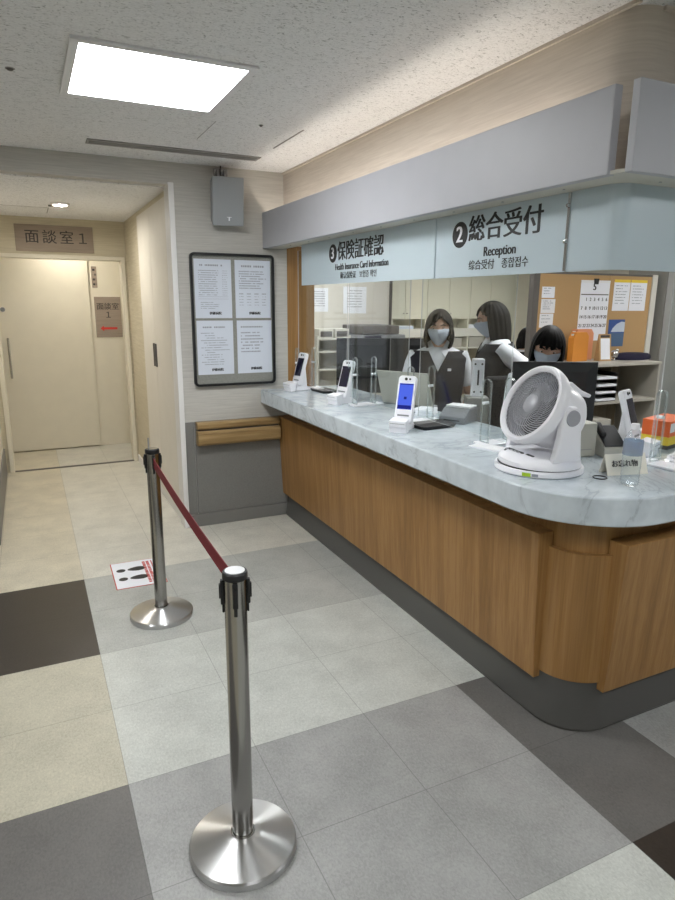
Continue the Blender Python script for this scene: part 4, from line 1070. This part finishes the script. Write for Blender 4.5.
for z in (0.2, 0.55, 0.84):
    MB().box((-1.155, -0.31, z), (1.165, -0.03, z + 0.02)).build('shelf_board', M['off_white'], t)
for k, (x, w, h, m) in enumerate(((5.35, 0.16, 0.05, 'mask'), (6.75, 0.13, 0.06, 'paper'), (7.2, 0.12, 0.045, 'white_matt'))):
    t = thing('paper_pile', ['bluish pile of papers on the rear counter by the dark wall end', 'white pile of papers on the rear counter between the standing clerks', 'white pile of papers on the rear counter beside the profile clerk'][k], 'papers', (x, 7.08, 1.1805))
    MB().box((-w, -0.09, 0), (w, 0.09, h * .8)).build('stack', M[m], t); MB().box((-w * .9, -0.085, h * .8), (w * .95, 0.08, h)).build('loose_sheets', M['paper'], t)
for k, (x, w, h) in enumerate(((5.95, 0.16, 0.2), (6.35, 0.14, 0.17), (6.80, 0.15, 0.19), (7.22, 0.15, 0.15))):
    t = thing('storage_carton', ['first pale carton from the left on the rear open shelf', 'second pale carton from the left on the rear open shelf', 'third pale carton from the left on the rear open shelf', 'fourth pale carton from the left on the rear open shelf'][k], 'box', (x, 7.10, 0.8605))
    MB().box((-w, -0.1, 0), (w, 0.1, h * .9)).build('body', M['shelf'], t); MB().box((-w - .004, -0.103, h * .75), (w + .004, 0.103, h * .93)).build('lid', M['beige'], t)
# left part of the back office: pale wall with trays and a copier
struct(MB().box((3.52, 4.745, 0), (3.74, 4.855, ZC)).build('wall_staff_end', M['interior_wall']))
struct(MB().box((3.735, 4.73, 0), (3.765, 4.87, ZC)).build('trim_12', M['frame_grey']))
t = thing('copier', 'grey office copier against the pale staff wall', 'copier', (3.36, 4.45, 0))
MB().box((-0.26, -0.26, 0.0), (0.26, 0.26, 1.05)).build('body', M['grey_metal'], t, bevel=0.01)
MB().box((-0.27, -0.27, 1.055), (0.27, 0.27, 1.25)).build('scanner', M['grey_plastic'], t, bevel=0.012)
MB().box((-0.26, -0.25, 1.255), (0.2, 0.26, 1.35)).build('feeder', M['frame_grey'], t, bevel=0.012)
for z in (0.25, 0.55): MB().box((-0.24, -0.275, z), (0.24, -0.2605, z + 0.26)).build('drawer', M['beige'], t, bevel=0.003)
MB().box((-0.25, -0.285, 1.20), (-0.05, -0.2705, 1.245)).build('control_panel', M['screen_dark'], t)
t = thing('wall_shelf', 'white shelf unit against the pale staff wall beside the copier', 'shelf', (2.88, 4.6, 0))
for x in (-0.2, 0.19): MB().box((x, -0.14, 0), (x + 0.015, 0.14, 1.24)).build('side_panel', M['off_white'], t)
for z in (0.1, 0.5, 0.85, 1.05, 1.19): MB().box((-0.185, -0.14, z), (0.19, 0.14, z + 0.018)).build('shelf_board', M['off_white'], t)
for k, x in enumerate((2.79, 2.985)):
    t = thing('desk_drawer_box', ['left grey drawer box on top of the white shelf', 'right grey drawer box on top of the white shelf'][k], 'box', (x, 4.58, 1.2085)); MB().box((-0.085, -0.11, 0), (0.085, 0.11, 0.10)).build('body', M['off_white'], t, bevel=0.003); MB().box((-0.07, -0.113, 0.015), (0.07, -0.1105, 0.075)).build('drawer_front', M['frame_grey'], t)
for k, (x, z, w, h) in enumerate(((2.84, 1.62, 0.1, 0.13), (3.28, 1.62, 0.15, 0.15))):
    t = thing('wall_notice', ['white sheet on the pale staff wall above the drawer boxes', 'white sheet on the pale staff wall above the copier'][k], 'paper', (x, 4.7495, z)); MB().box((-w, -0.002, -h), (w, 0, h)).build('sheet', M['paper'], t)
    rn = random.Random(k + 30); b = MB()
    for q in range(7): strokes(b, -w * .7, w * .6, h * .7 - q * h * .2, 0.011, -0.0026, rnd=rn)
    b.build('print', M['grey_letter'], t)

# ================================================================== PEOPLE
def remeshed(name, mb, mat, parent, voxel, smooth_it=4):
    me = mb.mesh(name); o = bpy.data.objects.new(name, me); COL.objects.link(o)
    r = o.modifiers.new('r', 'REMESH'); r.mode = 'VOXEL'; r.voxel_size = voxel
    s = o.modifiers.new('s', 'SMOOTH'); s.factor = 0.5; s.iterations = smooth_it
    dg = bpy.context.evaluated_depsgraph_get()
    nm = bpy.data.meshes.new_from_object(o.evaluated_get(dg)); bpy.data.objects.remove(o)
    nm.materials.clear(); nm.materials.append(mat); nm.polygons.foreach_set('use_smooth', [True] * len(nm.polygons))
    return link(name, nm, parent)
HC = Vector((0, -0.014, 1.475))
def head_pt(ux, uy, uz, k=1.0):
    """unit direction -> point on the head (front is -y)"""
    x, y, z = ux * 0.074, uy * 0.094, uz * 0.106
    if uz < 0:
        x *= 1 - 0.30 * (-uz) ** 1.6; y *= 1 - 0.10 * (-uz) ** 2
        if uy > 0: y *= 1 - 0.35 * (-uz) ** 1.5
    if uy < 0:
        g = math.exp(-((ux / 0.17) ** 2 + ((uz + 0.16) / 0.17) ** 2)); y -= 0.022 * g
        for s in (-1, 1): y += 0.007 * math.exp(-(((ux - s * 0.42) / 0.2) ** 2 + ((uz - 0.06) / 0.13) ** 2))
        y -= 0.005 * math.exp(-((ux / 0.3) ** 2 + ((uz + 0.5) / 0.1) ** 2))
        y -= 0.006 * math.exp(-((ux / 0.3) ** 2 + ((uz + 0.85) / 0.14) ** 2))
    return Vector((x, y, z)) * k + HC
def head_mesh(b):
    rows = []
    for j in range(1, 28):
        a = PI * j / 28
        rows.append([head_pt(math.sin(a) * math.cos(2 * PI * i / 48), math.sin(a) * math.sin(2 * PI * i / 48), -math.cos(a)) for i in range(48)])
    b.rings(rows)
    for s in (-1, 1): b.ball((s * 0.074, 0.008, 1.468), (0.011, 0.02, 0.031), 12, 8)
TORSO = [(0, 0, .80, .150, .105), (0, 0, .90, .162, .115), (0, 0, 1.0, .132, .096), (0, -.006, 1.12, .148, .108), (0, -.004, 1.21, .156, .106), (0, .004, 1.28, .165, .09), (0, .01, 1.325, .135, .07), (0, .012, 1.352, .072, .06), (0, .008, 1.385, .053, .056), (0, 0, 1.43, .05, .055)]
def hand(b, w, d, s):
    """relaxed hand at wrist w pointing along d; s = side"""
    d = d.normalized(); side = Vector((s, 0, 0)); side = (side - d * side.dot(d)).normalized(); nrm = d.cross(side)
    P = lambda f, u, v: w + d * f + side * u + nrm * v
    b.rings([[P(f, hw * math.cos(a), hd * math.sin(a)) for a in [2 * PI * i / 14 for i in range(14)]] for f, hw, hd in ((-0.01, .024, .018), (0.02, .034, .015), (0.06, .038, .014), (0.085, .036, .011))])
    for k, (u, ln) in enumerate(((-0.028, .062), (-0.009, .070), (0.010, .066), (0.028, .052))):
        c = 1 if s > 0 else -1
        b.tube([P(0.07, u, 0), P(0.085 + ln * .4, u * 1.12, -c * .004), P(0.085 + ln * .75, u * 1.15, -c * .015), P(0.085 + ln, u * 1.1, -c * .030)], [.0095, .009, .0082, .0065], 8)
    b.tube([P(0.015, -0.026, 0), P(0.045, -0.05, -.006), P(0.075, -0.056, -.014)], [.012, .0105, .008], 8)
def person(label, loc, rz, k, arms, seat=None, lean=0.0, nod=0.0, yaw=0.0, hair='bob', roll=0.0, vest=True):
    t = thing('person', label, 'person', loc, rz); t.scale = (k, k, k)
    dz = 0 if seat is None else seat - 0.80
    piv = Vector((0, 0, 0.88)); npv = Vector((0, 0.0, 1.40))
    RL = Matrix.Rotation(R(lean), 3, 'X') @ Matrix.Rotation(R(roll), 3, 'Y')
    RN = Matrix.Rotation(R(yaw), 3, 'Z') @ Matrix.Rotation(R(nod), 3, 'X')
    def up(v):                                   # bend the trunk forward from the hips
        w = min(1, max(0, (v.z - 0.84) / 0.12))
        r = RL @ (v - piv) + piv
        return v.lerp(r, w) + Vector((0, 0, dz))
    def hd(v): return up(RN @ (v - npv) + npv)
    def apply(mb, f):
        for v in mb.b.verts: v.co = f(v.co)
        return mb
    legs = []
    for s in (-1, 1):
        if seat is None: legs.append([Vector((s * .085, 0, .84)), Vector((s * .085, -.005, .46)), Vector((s * .078, .02, .075))])
        else: legs.append([Vector((s * .085, 0.02, .86 + dz)), Vector((s * .095, -.40, .86 + dz)), Vector((s * .09, -.36, .075))])
    # ---- body: head, trunk, arms, hands and legs as one surface
    b = MB(); b.loft(TORSO, 32); apply(b, up)
    h = MB(); head_mesh(h); apply(h, hd)
    me = h.mesh('h'); b.b.from_mesh(me); bpy.data.meshes.remove(me)
    aj = []
    for s, (el, wr) in zip((-1, 1), arms):
        sh = up(Vector((s * .150, .008, 1.285))); el = up(Vector(el)); wr = up(Vector(wr)); aj.append((s, sh, el, wr))
        b.tube([sh, sh.lerp(el, .5), el, el.lerp(wr, .4), wr], [.046, .042, .034, .034, .023], 14)
        hand(b, wr, wr - el, s)
    for s, (hp, kn, an) in zip((-1, 1), legs):
        b.tube([hp, hp.lerp(kn, .5), kn, kn.lerp(an, .35), an], [.088, .076, .053, .053, .036], 16)
        b.ball((an.x, an.y - .065, .036), (.042, .115, .036), 14, 8)
    remeshed('body', b, M['skin'], t, 0.0065)
    # ---- clothes
    grow = lambda d: [(cx, cy, z, rx + d, ry + d) for cx, cy, z, rx, ry in TORSO]
    b = MB(); b.loft(grow(0.012)[1:8], 32); apply(b, up)
    for s, sh, el, wr in aj:
        q = sh.lerp(el, .72)
        b.tube([sh.lerp(el, -.12), sh.lerp(el, .2), sh.lerp(el, .5), q], [.052, .06, .058, .060], 16)
    remeshed('shirt', b, M['shirt'], t, 0.0075, 3)
    b = MB(); rows = []
    for cx, cy, z, rx, ry in grow(0.024)[1:7]:
        rows.append((cx, cy, z, rx, ry))
    fine = []
    for a, c in zip(rows, rows[1:]):
        for q in range(10): fine.append(tuple(a[i] + (c[i] - a[i]) * q / 10 for i in range(5)))
    fine.append(rows[-1])
    b.loft(fine, 144, False)
    for s in (-1, 1):
        bmesh.ops.bisect_plane(b.b, geom=b.b.verts[:] + b.b.edges[:] + b.b.faces[:], plane_co=(0, 0, 1.20), plane_no=(s, 0, -.50))
    kill = [f for f in b.b.faces if (lambda c: c.y < 0 and c.z > 1.20 and abs(c.x) < (c.z - 1.20) * .50)(f.calc_center_median())]
    bmesh.ops.delete(b.b, geom=kill, context='FACES'); apply(b, up)
    v_ = b.build('vest', M['vest'], t, smooth=True); sm = v_.modifiers.new('s', 'SOLIDIFY'); sm.thickness = 0.006; sm.offset = 1
    b = MB()                                     # shirt collar: two pointed flaps
    for s in (-1, 1):
        out = [Vector((s * .012, -.062, 1.325)), Vector((s * .052, -.105, 1.272)), Vector((s * .086, -.075, 1.315)), Vector((s * .075, .005, 1.372)), Vector((s * .05, .03, 1.392)), Vector((s * .045, -.035, 1.378))]
        b.rings([[p for p in out], [p + Vector((s * .002, -.006, .004)) for p in out]])
    apply(b, up); b.build('collar', M['shirt'], t, smooth=35)
    b = MB(); b.box((.062, -.139, 1.205), (.085, -.133, 1.222)); apply(b, up); b.build('badge', M['paper'], t)
    b = MB(); b.loft([(0, 0, z + (dz if z < .9 else dz), rx + .016, ry + .016) for _, _, z, rx, ry in TORSO[:3]], 28)
    for s, (hp, kn, an) in zip((-1, 1), legs):
        b.tube([hp, hp.lerp(kn, .5), kn, kn.lerp(an, .5), kn.lerp(an, .93)], [.102, .09, .07, .066, .062], 16)
    remeshed('trousers', b, M['vest'], t, 0.010, 3)
    for s, (hp, kn, an) in zip((-1, 1), legs):
        b = MB(); b.loft([(an.x, an.y - .06, z, rx, ry) for z, rx, ry in ((0.0, .045, .122), (.03, .05, .128), (.055, .047, .12), (.075, .035, .08))], 24); b.build('shoe', M['black_plastic'], t, smooth=True)
    # ---- face
    for s in (-1, 1):
        c = head_pt(s * .42, -.905, .06)
        b = MB(); b.ball((c.x, c.y + .001, c.z), (.0125, .006, .0045), 14, 8); apply(b, hd); e = b.build('eye', M['eye_white'], t, smooth=True)
        b = MB(); b.ball((c.x, c.y - .0030, c.z), (.0052, .0028, .0043), 12, 8); apply(b, hd); b.build('iris', M['iris'], e, smooth=True)
        b = MB(); b.tube([head_pt(s * u, -math.sqrt(1 - u * u - z * z), z, 1.015) for u, z in ((.2, .23), (.4, .28), (.6, .22))], [.003, .0035, .002], 6); apply(b, hd); b.build('eyebrow', M['hair'], t)
    rows = []
    for j in range(9):
        uz = -0.98 + 1.0 * j / 8
        row = []
        for i in range(21):
            a = R(-64 + 128 * i / 20); q = math.sqrt(max(0.12, 1 - uz * uz))
            p = head_pt(q * math.sin(a), -q * math.cos(a), uz, 1.0); d_ = (p - HC).normalized()
            row.append(p + d_ * (.0060 + .006 * math.cos(a) ** 4 * (1 - abs((uz + .5) / .6)) + .0012 * (j % 2)))
        rows.append(row)
    b = MB().rings(rows, closed=False); apply(b, hd); mk = b.build('face_mask', M['mask'], t, smooth=True); sm = mk.modifiers.new('s', 'SOLIDIFY'); sm.thickness = 0.002
    b = MB()
    for s in (-1, 1):
        for uz in (-.02, -.75):
            q = math.sqrt(1 - uz * uz) if uz > -.5 else .66
            a = R(62); p = head_pt(s * q * math.sin(a), -q * math.cos(a), uz, 1.06)
            b.tube([p, Vector((s * .078, -.01, 1.475 + (.02 if uz > -.5 else -.02)))], .0012, 6)
    apply(b, hd); b.build('ear_loop', M['mask'], mk)
    # ---- hair: a shell round the skull with an opening for the face
    drop, opening, bang, flare = {'bob': (.125, 56, .42, .13), 'long': (.165, 62, .55, .02), 'fringe': (.12, 54, .36, .06)}[hair]
    rows = []; NN = 120; rn = random.Random(len(label))
    rip = [1 + .014 * math.sin(i * 1.1) + .010 * math.sin(i * 2.7 + 1) + rn.uniform(-.006, .006) for i in range(NN)]
    for j in range(1, 27):
        a = (PI / 2) * j / 26
        rows.append([HC + Vector((.092 * math.sin(a) * math.cos(2 * PI * i / NN) * rip[i], .113 * math.sin(a) * math.sin(2 * PI * i / NN) * rip[i] + .004, .125 * math.cos(a))) for i in range(NN)])
    for j in range(1, 21):
        u = j / 20; w = 1 + flare * math.sin(u * PI * .8) - .16 * u * u
        rows.append([HC + Vector((.092 * w * math.cos(2 * PI * i / NN) * rip[i], .113 * w * math.sin(2 * PI * i / NN) * rip[i] + .004, -drop * u * (1 + .03 * math.sin(i * 2.3)))) for i in range(NN)])
    b = MB().rings(rows, True, False)
    kill = []
    for f in b.b.faces:
        c = f.calc_center_median() - HC
        ang = math.degrees(math.atan2(abs(c.x), -c.y))
        lim = opening if hair != 'fringe' else opening - 2
        zb = bang * .106 + (.008 * math.sin(c.x * 190) if hair == 'fringe' else .040 - .95 * abs(c.x - .014))
        if ang < lim and c.z < zb: kill.append(f)
    bmesh.ops.delete(b.b, geom=kill, context='FACES'); apply(b, hd)
    ho = b.build('hair', M['hair'], t, smooth=True); sm = ho.modifiers.new('s', 'SOLIDIFY'); sm.thickness = 0.014; sm.offset = -1
    return t
person('clerk with dark bob, white shirt, charcoal vest and face mask, facing the customers', (2.23, 1.51, 0), R(-34), 1.562 / 1.60,
       [((-.215, .03, 1.03), (-.185, -.10, .83)), ((.225, .03, 1.03), (.16, -.12, .84))], nod=4, yaw=-4, hair='bob')
person('clerk in profile with long dark hair, white sleeve and charcoal vest, turned towards her colleague', (2.66, 1.42, 0), R(-118), 1.618 / 1.60,
       [((-.20, -.06, 1.06), (-.13, -.26, .98)), ((.205, .19, 1.13), (.19, .06, .96))], nod=6, hair='long', lean=4)
def chair(label, x, y, rz, h):
    t = thing('office_chair', label, 'chair', (x, y, 0), rz)
    MB().loft([(0, 0, h - .06, .2, .2), (0, 0, h - .05, .22, .22), (0, 0, h - .01, .22, .22), (0, 0, h, .2, .2)], 28).build('seat', M['vest'], t, smooth=40)
    MB().box((-.19, .235, h + .12), (.19, .275, h + .50)).build('backrest', M['vest'], t, bevel=.02)
    MB().tube([(0, .15, h - .055), (0, .255, h - .03), (0, .285, h + .15)], .014, 10).build('back_bar', M['black_plastic'], t, smooth=True)
    MB().tube([(0, 0, .08), (0, 0, h - .06)], .025, 14).build('column', M['grey_metal'], t, smooth=True)
    for k in range(5):
        a = 2 * PI * k / 5
        l_ = MB().tube([(0, 0, .085), (.27 * math.cos(a), .27 * math.sin(a), .065)], .018, 10).build('leg', M['black_plastic'], t, smooth=True)
        MB().ball((.27 * math.cos(a), .27 * math.sin(a), .026), .026, 12, 8).build('caster', M['black_plastic'], l_, smooth=True)
# stooping clerk sits on a raised stool behind the monitor
P3 = (2.44, 0.835)
person('clerk bent low behind the black monitor, only fringe and masked face showing', (P3[0], P3[1], 0), R(-12), 1.0,
       [((-.21, -.10, 1.05), (-.14, -.27, .98)), ((.21, -.10, 1.05), (.14, -.27, .98))], seat=0.70, lean=10, nod=9, yaw=-30, hair='fringe')
chair('raised office chair under the stooping clerk behind the monitor', P3[0], P3[1], R(-12), 0.665)
P4 = (4.60, 3.36)
person('dark-haired colleague seated far behind, half hidden by the dark partition post', (P4[0], P4[1], 0), R(120), 1.0,
       [((-.21, -.10, 1.05), (-.14, -.27, .98)), ((.21, -.10, 1.05), (.14, -.27, .98))], seat=0.56, lean=6, nod=8, hair='bob')
chair('office chair of the colleague seated beyond the partition', P4[0], P4[1], R(120), 0.525)

# ================================================================== LIGHT, WORLD, CAMERA
w = bpy.data.worlds.new('World'); SC.world = w; w.use_nodes = True
bg = w.node_tree.nodes.get('Background'); bg.inputs['Color'].default_value = (0.8, 0.85, 1.0, 1); bg.inputs['Strength'].default_value = 0.05

cam = bpy.data.cameras.new('camera'); co = bpy.data.objects.new('camera', cam); COL.objects.link(co)
F_PX = 635.43; yaw, pitch, roll = 0.449807616, 0.228657657, 0.00697901747
cam.sensor_fit = 'HORIZONTAL'; cam.sensor_width = 36; cam.lens = F_PX * 36 / 675
cam.clip_start = 0.05
cy, sy, cp, sp = math.cos(yaw), math.sin(yaw), math.cos(pitch), math.sin(pitch)
fwd = Vector((sy * cp, cy * cp, -sp)); r0 = Vector((cy, -sy, 0)); u0 = r0.cross(fwd)
rt = r0 * math.cos(roll) + u0 * math.sin(roll); up_ = -r0 * math.sin(roll) + u0 * math.cos(roll)
mw = Matrix((rt, up_, -fwd)).transposed().to_4x4(); mw.translation = Vector((-0.16868892, -1.96026503, 1.59646472))
co.matrix_world = mw
SC.camera = co
SC.view_settings.view_transform = 'Standard'; SC.view_settings.look = 'None'
SC.view_settings.gamma = 1.0; SC.view_settings.use_curve_mapping = False
SC.view_settings.exposure = 1.0
SC.cycles.max_bounces = 10; SC.cycles.transparent_max_bounces = 24
SC.cycles.use_denoising = True
